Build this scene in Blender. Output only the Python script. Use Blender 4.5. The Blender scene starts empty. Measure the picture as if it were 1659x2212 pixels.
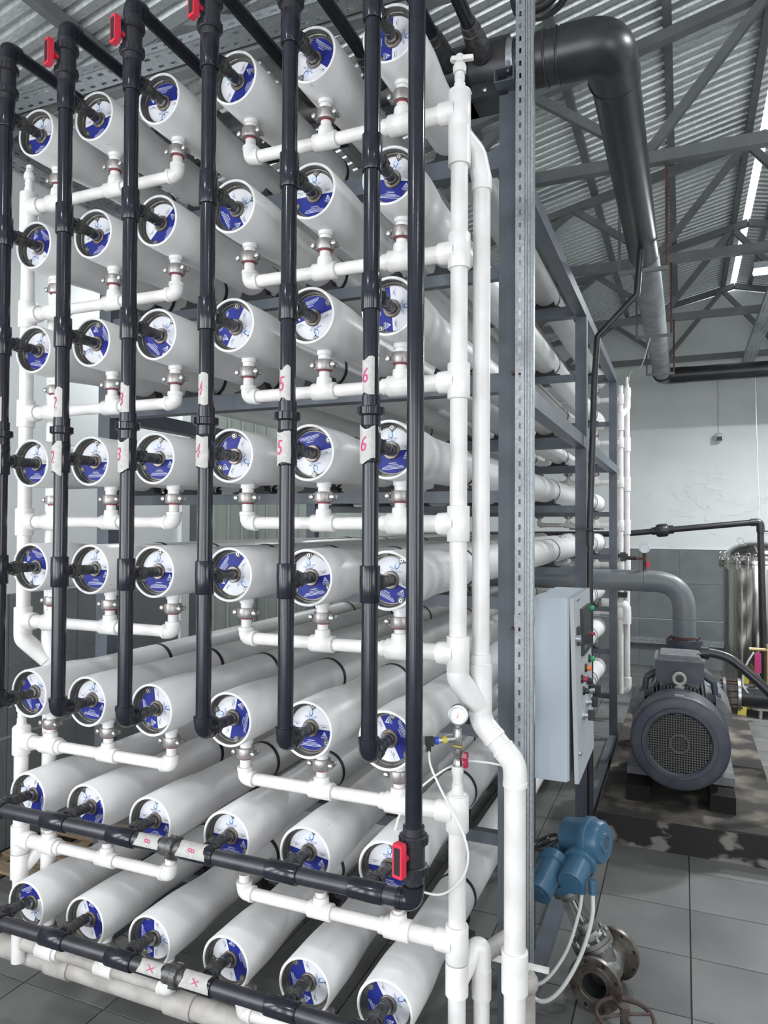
import bpy, math, random
from mathutils import Vector, Matrix
random.seed(7)
scene = bpy.context.scene
COL = scene.collection
PI = math.pi
# ------------------------------------------------------------------ camera
F_PX, YAW, PITCH, ROLL = 1544.84, math.radians(22.705), math.radians(1.0286), math.radians(0.2894)
CAM = Vector((3.1332, -2.7212, 2.6868))
f = Vector((-math.sin(YAW), math.cos(YAW), 0)); r = Vector((math.cos(YAW), math.sin(YAW), 0)); u = Vector((0, 0, 1))
f, u = f * math.cos(PITCH) + u * math.sin(PITCH), u * math.cos(PITCH) - f * math.sin(PITCH)
r, u = r * math.cos(ROLL) + u * math.sin(ROLL), u * math.cos(ROLL) - r * math.sin(ROLL)
cd = bpy.data.cameras.new('camera'); cam = bpy.data.objects.new('camera', cd); COL.objects.link(cam)
cd.sensor_fit = 'HORIZONTAL'; cd.sensor_width = 36.0; cd.lens = F_PX / 1659.0 * 36.0
cd.clip_start = 0.05; cd.clip_end = 200
cam.matrix_world = Matrix(((r.x, u.x, -f.x, CAM.x), (r.y, u.y, -f.y, CAM.y), (r.z, u.z, -f.z, CAM.z), (0, 0, 0, 1)))
scene.camera = cam
# ------------------------------------------------------------------ world, light, exposure
w = bpy.data.worlds.new('world'); scene.world = w; w.use_nodes = True
bg = w.node_tree.nodes['Background']; bg.inputs[0].default_value = (0.86, 0.93, 1.0, 1); bg.inputs[1].default_value = 1.6
vs = scene.view_settings
vs.view_transform = 'Standard'; vs.look = 'None'; vs.gamma = 1.0; vs.use_curve_mapping = False; vs.exposure = -0.04
def area(name, loc, target, sx, sy, power, color=(1, 1, 1)):
    l = bpy.data.lights.new(name, 'AREA'); l.shape = 'RECTANGLE'; l.size = sx; l.size_y = sy; l.energy = power; l.color = color
    o = bpy.data.objects.new(name, l); COL.objects.link(o); o.location = loc
    o.rotation_euler = (Vector(target) - Vector(loc)).to_track_quat('-Z', 'Y').to_euler()
    return o
# daylight through the gate in the front wall and the windows in the left wall, all behind the camera
for k, x in enumerate((-1.2, 1.1, 3.4, 6.2)):
    area('front_window_daylight', (x, -6.93, 2.6), (x, 0, 2.3), 0.9, 3.6, (150, 150, 150, 90)[k], (0.93, 0.97, 1.0))
for k, y in enumerate((-5.4, -3.2)):
    area('left_window_daylight', (-1.93, y, 2.9), (1.5, y + .6, 2.3), 0.8, 3.0, 120, (0.97, 0.98, 1.0))
area('right_window_daylight', (8.9, -3.5, 3.0), (0, -1.5, 2.6), 3.0, 2.4, 130, (0.97, 0.98, 1.0))
# ------------------------------------------------------------------ materials
MATS = {}
def mat(name, col, rough=0.5, metal=0.0, var=0.0, scale=8.0, bump=0.0, bscale=40.0, var2=None, detail=4.0, stretch=(1, 1, 1), spec=None, ramp=(0.35, 0.65), coat=0.0, trans=0.0, scuff=False):
    """procedural: base colour, a second colour mixed in by noise, optional fine relief"""
    if name in MATS: return MATS[name]
    m = bpy.data.materials.new(name); m.use_nodes = True; nt = m.node_tree; b = nt.nodes['Principled BSDF']
    b.inputs['Base Color'].default_value = (*col, 1); b.inputs['Roughness'].default_value = rough; b.inputs['Metallic'].default_value = metal
    if spec is not None: b.inputs['Specular IOR Level'].default_value = spec
    if coat: b.inputs['Coat Weight'].default_value = coat; b.inputs['Coat Roughness'].default_value = 0.12
    if trans: b.inputs['Transmission Weight'].default_value = trans
    if var > 0 or var2 or bump > 0:
        tc = nt.nodes.new('ShaderNodeTexCoord'); mp = nt.nodes.new('ShaderNodeMapping'); mp.inputs['Scale'].default_value = stretch
        oi = nt.nodes.new('ShaderNodeObjectInfo'); ad = nt.nodes.new('ShaderNodeVectorMath'); ad.operation = 'MULTIPLY_ADD'
        cx = nt.nodes.new('ShaderNodeCombineXYZ')
        for i in range(3): nt.links.new(oi.outputs['Random'], cx.inputs[i])
        ad.inputs[1].default_value = (37, 53, 71); nt.links.new(cx.outputs[0], ad.inputs[0]); nt.links.new(tc.outputs['Object'], ad.inputs[2])
        nt.links.new(ad.outputs[0], mp.inputs['Vector'])
    if var > 0 or var2:
        n = nt.nodes.new('ShaderNodeTexNoise'); n.inputs['Scale'].default_value = scale; n.inputs['Detail'].default_value = detail
        nt.links.new(mp.outputs[0], n.inputs['Vector'])
        cr = nt.nodes.new('ShaderNodeValToRGB'); cr.color_ramp.elements[0].position = ramp[0]; cr.color_ramp.elements[1].position = ramp[1]
        c2 = var2 if var2 else tuple(max(0, c * (1 - var)) for c in col)
        cr.color_ramp.elements[0].color = (*c2, 1); cr.color_ramp.elements[1].color = (*col, 1)
        nt.links.new(n.outputs['Fac'], cr.inputs[0]); nt.links.new(cr.outputs[0], b.inputs['Base Color'])
        if scuff:   # sparse dark scratches and specks of handling wear
            m2 = nt.nodes.new('ShaderNodeMapping'); m2.inputs['Scale'].default_value = (14, 5, 14); m2.inputs['Rotation'].default_value = (.3, .2, .5); nt.links.new(mp.outputs[0], m2.inputs['Vector'])
            n3 = nt.nodes.new('ShaderNodeTexNoise'); n3.inputs['Scale'].default_value = 4.0; n3.inputs['Detail'].default_value = 6; nt.links.new(m2.outputs[0], n3.inputs['Vector'])
            c3 = nt.nodes.new('ShaderNodeValToRGB'); c3.color_ramp.elements[0].position = .715; c3.color_ramp.elements[1].position = .75
            c3.color_ramp.elements[0].color = (0, 0, 0, 1); c3.color_ramp.elements[1].color = (.75, .75, .75, 1); nt.links.new(n3.outputs['Fac'], c3.inputs[0])
            mx = nt.nodes.new('ShaderNodeMix'); mx.data_type = 'RGBA'; nt.links.new(c3.outputs[0], mx.inputs[0]); nt.links.new(cr.outputs[0], mx.inputs[6]); mx.inputs[7].default_value = (.16, .155, .15, 1)
            nt.links.new(mx.outputs[2], b.inputs['Base Color'])
    if bump > 0:
        n2 = nt.nodes.new('ShaderNodeTexNoise'); n2.inputs['Scale'].default_value = bscale; n2.inputs['Detail'].default_value = 3
        nt.links.new(mp.outputs[0], n2.inputs['Vector']); bp = nt.nodes.new('ShaderNodeBump'); bp.inputs['Strength'].default_value = bump
        bp.inputs['Distance'].default_value = 0.004
        nt.links.new(n2.outputs['Fac'], bp.inputs['Height']); nt.links.new(bp.outputs[0], b.inputs['Normal'])
    MATS[name] = m
    return m
def emat(name, col, s):
    m = bpy.data.materials.new(name); m.use_nodes = True; nt = m.node_tree; nt.nodes.remove(nt.nodes['Principled BSDF'])
    e = nt.nodes.new('ShaderNodeEmission'); e.inputs[0].default_value = (*col, 1); e.inputs[1].default_value = s
    nt.links.new(e.outputs[0], nt.nodes['Material Output'].inputs[0]); return m
M_FRP = mat('vessel_white_gelcoat', (0.72, 0.712, 0.712), 0.36, var2=(0.66, 0.645, 0.64), scale=5, bump=0.03, bscale=25, scuff=True)
M_BORE = mat('vessel_bore_grey_green', (0.15, 0.152, 0.135), 0.6, var=0.3, scale=20)
M_PLATE = mat('end_plate_metal', (0.19, 0.18, 0.165), 0.4, 0.4, var=0.35, scale=25)
M_RING = mat('brown_collar_metal', (0.22, 0.19, 0.17), 0.4, 0.6, var=0.3, scale=30)
M_NIP = mat('grey_steel_nipple', (0.50, 0.50, 0.49), 0.3, 0.9, var=0.3, scale=40)
M_LW = mat('label_white', (0.62, 0.62, 0.66), 0.5, spec=0.25)
M_LB = mat('label_blue', (0.016, 0.024, 0.20), 0.5, spec=0.22)
M_INK = mat('print_navy', (0.02, 0.025, 0.09), 0.4)
M_LOGO = mat('print_logo_blue', (0.02, 0.12, 0.42), 0.4)
M_LOGO2 = mat('print_logo_light_blue', (0.25, 0.55, 0.80), 0.4)
M_PW = mat('print_white', (0.8, 0.82, 0.9), 0.4)
M_UPVC = mat('dark_grey_upvc', (0.016, 0.017, 0.024), 0.17, var=0.25, scale=14, spec=0.35)
M_UPVC2 = mat('dark_grey_upvc_dusty', (0.024, 0.024, 0.031), 0.36, var=0.35, scale=22)
M_CEM = mat('black_fitting_glue_worn', (0.03, 0.03, 0.033), 0.32, var2=(0.075, 0.072, 0.07), scale=45)
M_RED = mat('red_handle_plastic', (0.62, 0.025, 0.055), 0.42, var=0.12)
M_BLK = mat('black_plastic', (0.015, 0.015, 0.017), 0.45)
M_RUB = mat('black_rubber', (0.02, 0.02, 0.022), 0.7)
M_WP = mat('white_ppr_pipe', (0.69, 0.67, 0.66), 0.35, var2=(0.61, 0.585, 0.57), scale=7)
M_WP2 = mat('white_pvc_fitting', (0.71, 0.695, 0.685), 0.3, var2=(0.63, 0.61, 0.595), scale=9)
M_DIRTY = mat('dusty_white_pipe', (0.42, 0.395, 0.375), 0.6, var2=(0.29, 0.27, 0.25), scale=9)
M_CAST = mat('cast_steel_coupling', (0.40, 0.375, 0.36), 0.42, 0.7, var=0.35, scale=30, bump=0.15, bscale=90)
M_BOLT = mat('bright_bolt_steel', (0.46, 0.46, 0.46), 0.33, 0.9)
M_GASK = mat('dark_red_gasket', (0.22, 0.03, 0.045), 0.6)
M_FRAME = mat('grey_painted_steel', (0.10, 0.115, 0.14), 0.45, var2=(0.08, 0.09, 0.108), scale=6)
M_RUST = mat('rust_burn', (0.13, 0.06, 0.045), 0.8, var2=(0.06, 0.04, 0.035), scale=30)
M_GALV = mat('galvanised_steel', (0.42, 0.44, 0.46), 0.45, 0.8, var=0.22, scale=60)
M_ROOF = mat('galvanised_roof_sheet', (0.62, 0.64, 0.64), 0.33, 0.45, var2=(0.46, 0.475, 0.475), scale=26, stretch=(1, 2.5, 1), bump=0.1, bscale=60)
M_TRUSS = mat('grey_truss_paint', (0.17, 0.18, 0.185), 0.55, var=0.2, scale=5)
M_HDPE = mat('black_hdpe', (0.015, 0.0155, 0.018), 0.36, var2=(0.028, 0.028, 0.031), scale=6)
M_TAPE = mat('masking_tape', (0.40, 0.39, 0.37), 0.8, var=0.16, scale=50, bump=0.4, bscale=120)
M_MARK = mat('magenta_marker', (0.42, 0.02, 0.13), 0.6)
M_CAB = mat('cabinet_paint', (0.50, 0.555, 0.62), 0.42, var=0.05, scale=3)
M_CABD = mat('cabinet_door_paint', (0.40, 0.42, 0.44), 0.45, var=0.06, scale=3)
M_MOTOR = mat('motor_grey_blue', (0.032, 0.037, 0.058), 0.45, var2=(0.055, 0.057, 0.068), scale=9)
M_MOTORD = mat('motor_dusty_grey', (0.17, 0.175, 0.18), 0.6, var2=(0.10, 0.105, 0.115), scale=10)
M_STEELP = mat('grey_steel_pipe_paint', (0.13, 0.155, 0.18), 0.4, var2=(0.17, 0.17, 0.165), scale=5)
M_INOX = mat('stainless_steel', (0.68, 0.65, 0.60), 0.12, 1.0, var=0.18, scale=2.2, stretch=(6, 6, 0.7), bump=0.25, bscale=5)
M_VALVE = mat('cast_stainless_body', (0.30, 0.295, 0.285), 0.42, 0.85, var=0.35, scale=14, bump=0.15, bscale=60)
M_VRUST = mat('stained_flange_steel', (0.24, 0.225, 0.205), 0.4, 0.8, var2=(0.11, 0.085, 0.065), scale=12)
M_BLUE = mat('actuator_blue_paint', (0.045, 0.12, 0.20), 0.36, var=0.12, scale=9)
M_GLASS = mat('gauge_glass', (0.9, 0.9, 0.9), 0.05)
M_CABLE = mat('white_cable', (0.68, 0.69, 0.66), 0.5)
M_YEL = mat('yellow_plastic', (0.50, 0.40, 0.05), 0.55)
M_BLU2 = mat('blue_plastic', (0.02, 0.06, 0.45), 0.4)
M_WALLW = mat('white_plaster', (0.74, 0.76, 0.755), 0.85, var2=(0.68, 0.70, 0.69), scale=1.3, bump=0.25, bscale=8)
M_WALLT = mat('grey_wall_tile', (0.175, 0.185, 0.19), 0.5, var2=(0.14, 0.15, 0.152), scale=3.5, detail=6)
M_GROUT = mat('pale_grout', (0.40, 0.41, 0.41), 0.9)
M_FLOORB = mat('dark_floor_bed', (0.05, 0.05, 0.052), 0.9)
M_TILE = mat('grey_floor_tile', (0.165, 0.164, 0.160), 0.5, var2=(0.105, 0.105, 0.104), scale=1.6, detail=8, bump=0.06, bscale=60)
M_CONC = mat('stained_concrete', (0.25, 0.215, 0.175), 0.85, var2=(0.035, 0.03, 0.027), scale=2.4, detail=9, bump=0.5, bscale=25, ramp=(0.48, 0.74))
M_BITU = mat('bitumen_coated_concrete', (0.19, 0.175, 0.16), 0.8, var2=(0.014, 0.013, 0.013), scale=3.2, detail=10, bump=0.5, bscale=25, ramp=(0.50, 0.56), stretch=(1, 1, 1.6))
M_PANEL = mat('pale_green_panel', (0.47, 0.51, 0.47), 0.5, var=0.06, scale=2)
M_WOOD = mat('weathered_wood', (0.28, 0.20, 0.13), 0.8, var=0.4, scale=4, stretch=(1, 8, 8))
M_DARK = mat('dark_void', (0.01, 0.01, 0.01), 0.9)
M_LAMP = emat('led_emission', (0.92, 0.97, 1.0), 60)
M_RUSTW = mat('rusty_handwheel_paint', (0.085, 0.058, 0.05), 0.7, var2=(0.05, 0.036, 0.032), scale=20)
# ------------------------------------------------------------------ mesh builder
def basis(d):
    d = Vector(d).normalized(); a = Vector((0, 0, 1)) if abs(d.z) < 0.9 else Vector((1, 0, 0))
    x = d.cross(a).normalized(); y = d.cross(x).normalized()
    return x, y, d
class MB:
    def __init__(s): s.v = []; s.f = []; s.m = []
    def add(s, vs, fs, mi=0):
        o = len(s.v); s.v += [tuple(v) for v in vs]; s.f += [tuple(i + o for i in q) for q in fs]; s.m += [mi] * len(fs); return s
    def box(s, c, d, rot=None, mi=0):
        c = Vector(c); h = Vector(d) * 0.5
        P = [Vector((x * h.x, y * h.y, z * h.z)) for x in (-1, 1) for y in (-1, 1) for z in (-1, 1)]
        if rot is not None: P = [rot @ p for p in P]
        return s.add([p + c for p in P], [(0, 1, 3, 2), (4, 6, 7, 5), (0, 4, 5, 1), (2, 3, 7, 6), (0, 2, 6, 4), (1, 5, 7, 3)], mi)
    def b(s, x0, x1, y0, y1, z0, z1, mi=0):
        return s.box(((x0 + x1) / 2, (y0 + y1) / 2, (z0 + z1) / 2), (x1 - x0, y1 - y0, z1 - z0), None, mi)
    def bar(s, p0, p1, wd, ht, mi=0):
        """rectangular bar between two points, ht measured as near to vertical as possible"""
        p0 = Vector(p0); p1 = Vector(p1); d = (p1 - p0); L = d.length; d.normalize()
        up = Vector((0, 0, 1)) if abs(d.z) < 0.95 else Vector((0, 1, 0))
        x = d.cross(up).normalized(); y = x.cross(d).normalized()
        R = Matrix((x, d, y)).transposed()
        return s.box((p0 + p1) / 2, (wd, L, ht), R, mi)
    def lathe(s, p0, d, prof, n=24, mi=0, caps=(True, True), a0=0.0):
        x, y, d = basis(d); p0 = Vector(p0); vs = []; fs = []
        for t, rr in prof:
            for k in range(n):
                a = 2 * PI * k / n + a0; vs.append(p0 + d * t + (x * math.cos(a) + y * math.sin(a)) * rr)
        for i in range(len(prof) - 1):
            for k in range(n):
                k2 = (k + 1) % n; fs.append((i * n + k, i * n + k2, (i + 1) * n + k2, (i + 1) * n + k))
        if caps[0]: fs.append(tuple(range(n - 1, -1, -1)))
        if caps[1]: fs.append(tuple((len(prof) - 1) * n + k for k in range(n)))
        return s.add(vs, fs, mi)
    def cyl(s, p0, p1, rr, n=20, mi=0, r2=None):
        d = Vector(p1) - Vector(p0)
        return s.lathe(p0, d, [(0, rr), (d.length, rr if r2 is None else r2)], n, mi)
    def sweep(s, pts, rr, n=10, mi=0, caps=True):
        P = [Vector(p) for p in pts]; m = len(P); T = []
        for i in range(m):
            T.append(((P[min(i + 1, m - 1)] - P[max(i - 1, 0)])).normalized())
        x, y, _ = basis(T[0]); vs = []; fs = []
        for i in range(m):
            if i:
                x = (x - T[i] * x.dot(T[i])).normalized(); y = T[i].cross(x)
            else: y = T[0].cross(x)
            q = rr[i] if isinstance(rr, (list, tuple)) else rr
            for k in range(n):
                a = 2 * PI * k / n; vs.append(P[i] + (x * math.cos(a) + y * math.sin(a)) * q)
        for i in range(m - 1):
            for k in range(n):
                k2 = (k + 1) % n; fs.append((i * n + k, i * n + k2, (i + 1) * n + k2, (i + 1) * n + k))
        if caps: fs.append(tuple(range(n - 1, -1, -1))); fs.append(tuple((m - 1) * n + k for k in range(n)))
        return s.add(vs, fs, mi)
    def ring(s, c, d, R, rr, n=28, k=8, mi=0, a0=0, a1=2 * PI):
        x, y, d = basis(d); full = abs(a1 - a0 - 2 * PI) < 1e-6
        pts = [Vector(c) + (x * math.cos(a0 + (a1 - a0) * i / n) + y * math.sin(a0 + (a1 - a0) * i / n)) * R for i in range(n + (0 if full else 1))]
        if not full: return s.sweep(pts, rr, k, mi)
        vs = []; fs = []
        for i, p in enumerate(pts):
            o = (p - Vector(c)).normalized()
            for j in range(k):
                a = 2 * PI * j / k; vs.append(p + (o * math.cos(a) + d * math.sin(a)) * rr)
        for i in range(n):
            for j in range(k):
                fs.append((i * k + j, ((i + 1) % n) * k + j, ((i + 1) % n) * k + (j + 1) % k, i * k + (j + 1) % k))
        return s.add(vs, fs, mi)
    def sphere(s, c, rr, n=14, m=8, mi=0, sc=(1, 1, 1)):
        prof = [(-rr * math.cos(PI * i / m), max(rr * math.sin(PI * i / m), 1e-4)) for i in range(m + 1)]
        o = len(s.v); s.lathe((0, 0, 0), (0, 0, 1), prof, n, mi)
        for i in range(o, len(s.v)):
            q = s.v[i]; s.v[i] = (q[0] * sc[0] + c[0], q[1] * sc[1] + c[1], q[2] * sc[2] + c[2])
        return s
    def prism(s, outline, z0, z1, fn=lambda x, y, z: (x, y, z), mi=0):
        n = len(outline); vs = [fn(x, y, z0) for x, y in outline] + [fn(x, y, z1) for x, y in outline]
        fs = [tuple(range(n - 1, -1, -1)), tuple(range(n, 2 * n))] + [(i, (i + 1) % n, n + (i + 1) % n, n + i) for i in range(n)]
        return s.add(vs, fs, mi)
    def mesh(s, name, mats, angle=38):
        me = bpy.data.meshes.new(name); me.from_pydata(s.v, [], s.f); me.update()
        for mm in (mats if isinstance(mats, (list, tuple)) else [mats]): me.materials.append(mm)
        me.polygons.foreach_set('material_index', s.m)
        me.polygons.foreach_set('use_smooth', [True] * len(s.f))
        me.set_sharp_from_angle(angle=math.radians(angle))
        return me
def fillet(pts, R, k=6):
    P = [Vector(p) for p in pts]; out = [P[0]]
    for i in range(1, len(P) - 1):
        a = (P[i - 1] - P[i]); c = (P[i + 1] - P[i]); la, lc = a.length, c.length; a.normalize(); c.normalize()
        ang = a.angle(c); t = min(R / math.tan(ang / 2), la * 0.49, lc * 0.49); p0 = P[i] + a * t; p1 = P[i] + c * t
        for j in range(k + 1):
            s_ = j / k; out.append(p0 * (1 - s_) ** 2 + P[i] * 2 * s_ * (1 - s_) + p1 * s_ ** 2)
    out.append(P[-1]); return out
def spline(pts, k=8):
    P = [Vector(p) for p in pts]; out = []
    Q = [P[0] * 2 - P[1]] + P + [P[-1] * 2 - P[-2]]
    for i in range(1, len(Q) - 2):
        for j in range(k):
            t = j / k; a, b_, c, d = Q[i - 1], Q[i], Q[i + 1], Q[i + 2]
            out.append(0.5 * ((2 * b_) + (c - a) * t + (2 * a - 5 * b_ + 4 * c - d) * t * t + (3 * b_ - a - 3 * c + d) * t ** 3))
    out.append(P[-1]); return out
# ------------------------------------------------------------------ objects
def obj(name, me, parent=None, loc=(0, 0, 0), rot=(0, 0, 0), label=None):
    o = bpy.data.objects.new(name, me); COL.objects.link(o); o.location = loc; o.rotation_euler = rot
    if parent is not None: o.parent = parent
    if label: o['label'] = label
    return o
def thing(name, label, cat, loc=(0, 0, 0), group=None, rot=(0, 0, 0)):
    o = bpy.data.objects.new(name, None); COL.objects.link(o); o.location = loc; o.rotation_euler = rot; o.empty_display_size = 0.1
    o['label'] = label; o['category'] = cat
    if group: o['group'] = group
    return o
def tag(o, label, cat, group=None):
    o['label'] = label; o['category'] = cat
    if group: o['group'] = group
    return o
def struct(name, me, loc=(0, 0, 0), label=None, cat=None, rot=(0, 0, 0)):
    o = obj(name, me, None, loc, rot); o['kind'] = 'structure'
    if label: o['label'] = label
    if cat: o['category'] = cat
    return o
CACHE = {}
def cached(key, fn):
    if key not in CACHE: CACHE[key] = fn()
    return CACHE[key]
_txt = {}
def text_geo(body, size, align='CENTER'):
    """(verts2d, faces) of a filled text"""
    k = (body, size, align)
    if k in _txt: return _txt[k]
    c = bpy.data.curves.new('t', 'FONT'); c.body = body; c.size = size; c.align_x = align; c.align_y = 'CENTER'; c.resolution_u = 2; c.fill_mode = 'FRONT'
    o = bpy.data.objects.new('t', c); COL.objects.link(o)
    bpy.context.view_layer.update()
    me = bpy.data.meshes.new_from_object(o)
    res = ([(v.co.x, v.co.y) for v in me.vertices], [tuple(p.vertices) for p in me.polygons])
    bpy.data.objects.remove(o); bpy.data.curves.remove(c); bpy.data.meshes.remove(me)
    _txt[k] = res; return res
def put_text(mb, body, size, fn, mi=0, sx=1.0):
    vs, fs = text_geo(body, size); mb.add([fn(x * sx, y) for x, y in vs], fs, mi)

# ================================================================== THE ROOM
XL, XR, YB, YF = -2.04, 9.0, 12.0, -7.0
RIDGE_X, RIDGE_Z, SL = 4.0, 7.2, 0.235
def roof_z(x): return RIDGE_Z - SL * abs(RIDGE_X - x)
me = MB().b(XL - .3, XR + .3, YF - .3, YB + .3, -0.25, -0.012).mesh('floor', M_FLOORB)
floor = struct('floor', me, label='grey tiled floor of the plant room')
T = 0.6
tile_me = MB().add([(0.003, .003, -.012), (T - .003, .003, -.012), (T - .003, T - .003, -.012), (.003, T - .003, -.012), (.005, .005, 0), (T - .005, .005, 0), (T - .005, T - .005, 0), (.005, T - .005, 0)],
                   [(4, 5, 6, 7), (0, 1, 5, 4), (1, 2, 6, 5), (2, 3, 7, 6), (3, 0, 4, 7)]).mesh('floor_tile', M_TILE, 20)
x0t, y0t = 3.17 - T * 8, 1.58 - T * 5
for i in range(12):
    for j in range(23):
        obj('tile', tile_me, floor, (x0t + i * T, y0t + j * T, 0))
# walls ------------------------------------------------------------
TILE_TOP = 2.25
def gable(y0, y1, z0):
    mb = MB(); xs = [XL, RIDGE_X - .03, XR]
    pts = [(XL, z0), (XR, z0), (XR, roof_z(XR) - .03), (RIDGE_X, RIDGE_Z - .12), (XL, roof_z(XL) - .03)]
    mb.prism(pts, y0, y1, lambda x, y, z: (x, z, y)); return mb
wall_back = struct('wall_back', gable(YB, YB + .25, 0).mesh('wall_back', M_WALLW), label='white plastered back wall with grey tiles below')
def wall_tiles(parent, place, total, rows, wd, lab='wall_tile'):
    for (z0, z1) in rows:
        me = MB().b(0.004, wd - .004, -0.014, 0.0, z0 + .006, z1 - .006).mesh(lab, M_WALLT)
        n = int(total / wd)
        for k in range(n):
            loc, rz = place(k * wd); obj(lab, me, parent, loc, (0, 0, rz))
tb = MB().b(XL, XR, YB - .006, YB, 0, TILE_TOP).mesh('tile_grout', M_GROUT); obj('grout_bed', tb, wall_back)
wall_tiles(wall_back, lambda s_: ((XL + s_, YB - .006, 0), 0), XR - XL, [(0, .91), (.925, 1.60), (1.60, TILE_TOP)], 0.73)
obj('tile_trim', MB().b(XL, XR, YB - .03, YB, TILE_TOP, TILE_TOP + .015).mesh('tile_trim', M_WALLW), wall_back)
# peeling paint flakes on the back wall
fl = MB()
for k in range(70):
    cx = random.gauss(3.55, .45); cz = random.gauss(3.05, .28); n = random.randint(5, 7); a0 = random.random() * 6; sc = random.uniform(.04, .13)
    o = [(cx + sc * random.uniform(.5, 1) * math.cos(a0 + 2 * PI * q / n) * 1.6, cz + sc * random.uniform(.4, .9) * math.sin(a0 + 2 * PI * q / n)) for q in range(n)]
    tl = random.uniform(.004, .016)
    vs = [(x, YB - .002 - tl * max(0, (z - cz) / sc) - .003, z) for x, z in o]
    fl.add(vs, [tuple(range(n))])
obj('paint_flakes', fl.mesh('paint_flakes', M_WALLW, 5), wall_back)['kind'] = 'stuff'
# left wall with plaster above, tiles below, pale green panel gate further back
lw = MB()
def strip_wall(mb, axis, fixed0, fixed1, a0, a1, z1, holes):
    """wall along an axis with rectangular holes (c0, c1, z0, z1)"""
    cuts = sorted(set([a0, a1] + [h[0] for h in holes] + [h[1] for h in holes]))
    for c0, c1 in zip(cuts[:-1], cuts[1:]):
        hh = [h for h in holes if h[0] <= c0 + 1e-6 and h[1] >= c1 - 1e-6]
        segs = [(0, hh[0][2]), (hh[0][3], z1)] if hh else [(0, z1)]
        for q0, q1 in segs:
            if q1 - q0 > 1e-3:
                if axis == 'y': mb.b(fixed0, fixed1, c0, c1, q0, q1)
                else: mb.b(c0, c1, fixed0, fixed1, q0, q1)
strip_wall(lw, 'y', XL - .25, XL, YF, YB, roof_z(XL), [(-5.8, -5.0, 1.4, 4.4), (-3.6, -2.8, 1.4, 4.4), (3.85, 9.2, 0, 4.6)])
wall_left = struct('wall_left', lw.mesh('wall_left', M_WALLW), label='white plastered left wall with grey tiles below')
LT = 2.1
obj('grout_bed', MB().b(XL, XL + .006, -3, 3.75, 0, LT).mesh('lgb', M_GROUT), wall_left)
for (z0, z1) in [(0, .91), (.925, 1.51), (1.51, LT)]:
    me = MB().b(0.006, 0.02, 0.004, .726, z0 + .006, z1 - .006).mesh('wall_tile', M_WALLT)
    for k in range(9): obj('wall_tile', me, wall_left, (XL, 3.75 - .73 * (k + 1), 0))
M_PANE = mat('window_pane', (0.8, 0.9, 0.95), 0.1, trans=1.0)
struct('window_1', MB().b(XL - .16, XL - .12, -5.8, -5.0, 1.4, 4.4).mesh('window_glass', M_PANE), label='first window in the left wall')
struct('window_2', MB().b(XL - .16, XL - .12, -3.6, -2.8, 1.4, 4.4).mesh('window_glass', M_PANE), label='second window in the left wall')
# gate of pale green sheet panels in the left wall
gate = struct('door_1', MB().b(XL - .14, XL - .10, 3.85, 9.2, 0, 4.6).mesh('gate_backing', M_PANEL), label='gate of pale green ribbed sheet panels')
pan = MB().b(0, .03, .006, .294, 0, 4.6); pan.b(.03, .045, .02, .05, 0, 4.6); panm = pan.mesh('gate_panel', M_PANEL)
for k in range(18): obj('panel', panm, gate, (XL - .10, 3.85 + .297 * k, 0))
obj('frame_post', MB().b(XL - .02, XL + .05, 3.72, 3.86, 0, 4.65).mesh('gate_post', M_WALLW), gate)
obj('frame_post', MB().b(XL - .03, XL + .04, 3.87, 3.99, 0, 4.65).mesh('gate_jamb', M_TRUSS), gate)
obj('draw_bolt', MB().cyl((XL - .03, 5.35, 2.75), (XL - .03, 5.35, 1.0), .02, 8).cyl((XL - .03, 5.2, 2.3), (XL - .03, 5.75, 2.3), .012, 8).mesh('draw_bolt', M_TRUSS), gate)
wr = MB(); wr.b(XR, XR + .25, YF, -5, 0, roof_z(XR)); wr.b(XR, XR + .25, -5, -2, 0, 1.7); wr.b(XR, XR + .25, -5, -2, 4.3, roof_z(XR)); wr.b(XR, XR + .25, -2, YB, 0, roof_z(XR))
struct('wall_right', wr.mesh('wall_right', M_WALLW), label='white plastered right wall')
wf = MB(); strip_wall(wf, 'x', YF - .25, YF, XL, XR, 6.0, [(x - .45, x + .45, .8, 4.4) for x in (-1.2, 1.1, 3.4, 6.2)])
struct('wall_front', wf.mesh('wall_front', M_WALLW), label='white plastered front wall with tall windows')
# roof: corrugated sheets laid over purlins ---------------------------
def roof_sheet(side):
    pitch = 1.025 / 8; prof = []
    for k in range(8):
        y = k * pitch; prof += [(y, 0), (y + .066, 0), (y + .080, .030), (y + pitch - .014, .030), (y + pitch, 0)]
    out = [prof[0]]
    for q in prof[1:]:
        if abs(q[0] - out[-1][0]) > 1e-6 or abs(q[1] - out[-1][1]) > 1e-6: out.append(q)
    xa, xb = (XL - .3, RIDGE_X - .05) if side < 0 else (RIDGE_X + .05, XR + .3)
    vs = []
    for (y, h) in out: vs += [(xa, y, roof_z(xa) + h), (xb, y, roof_z(xb) + h)]
    fs = [(2 * i, 2 * i + 1, 2 * i + 3, 2 * i + 2) for i in range(len(out) - 1)]
    return MB().add(vs, fs).mesh('roof_sheet', M_ROOF, 20)
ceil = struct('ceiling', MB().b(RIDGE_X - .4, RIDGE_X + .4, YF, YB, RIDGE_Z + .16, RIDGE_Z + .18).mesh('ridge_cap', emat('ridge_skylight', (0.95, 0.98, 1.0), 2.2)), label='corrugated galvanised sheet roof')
for side in (-1, 1):
    me = roof_sheet(side)
    for k in range(19): obj('roof_sheet', me, ceil, (0, YF + 1.025 * k - .1, 0))
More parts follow.
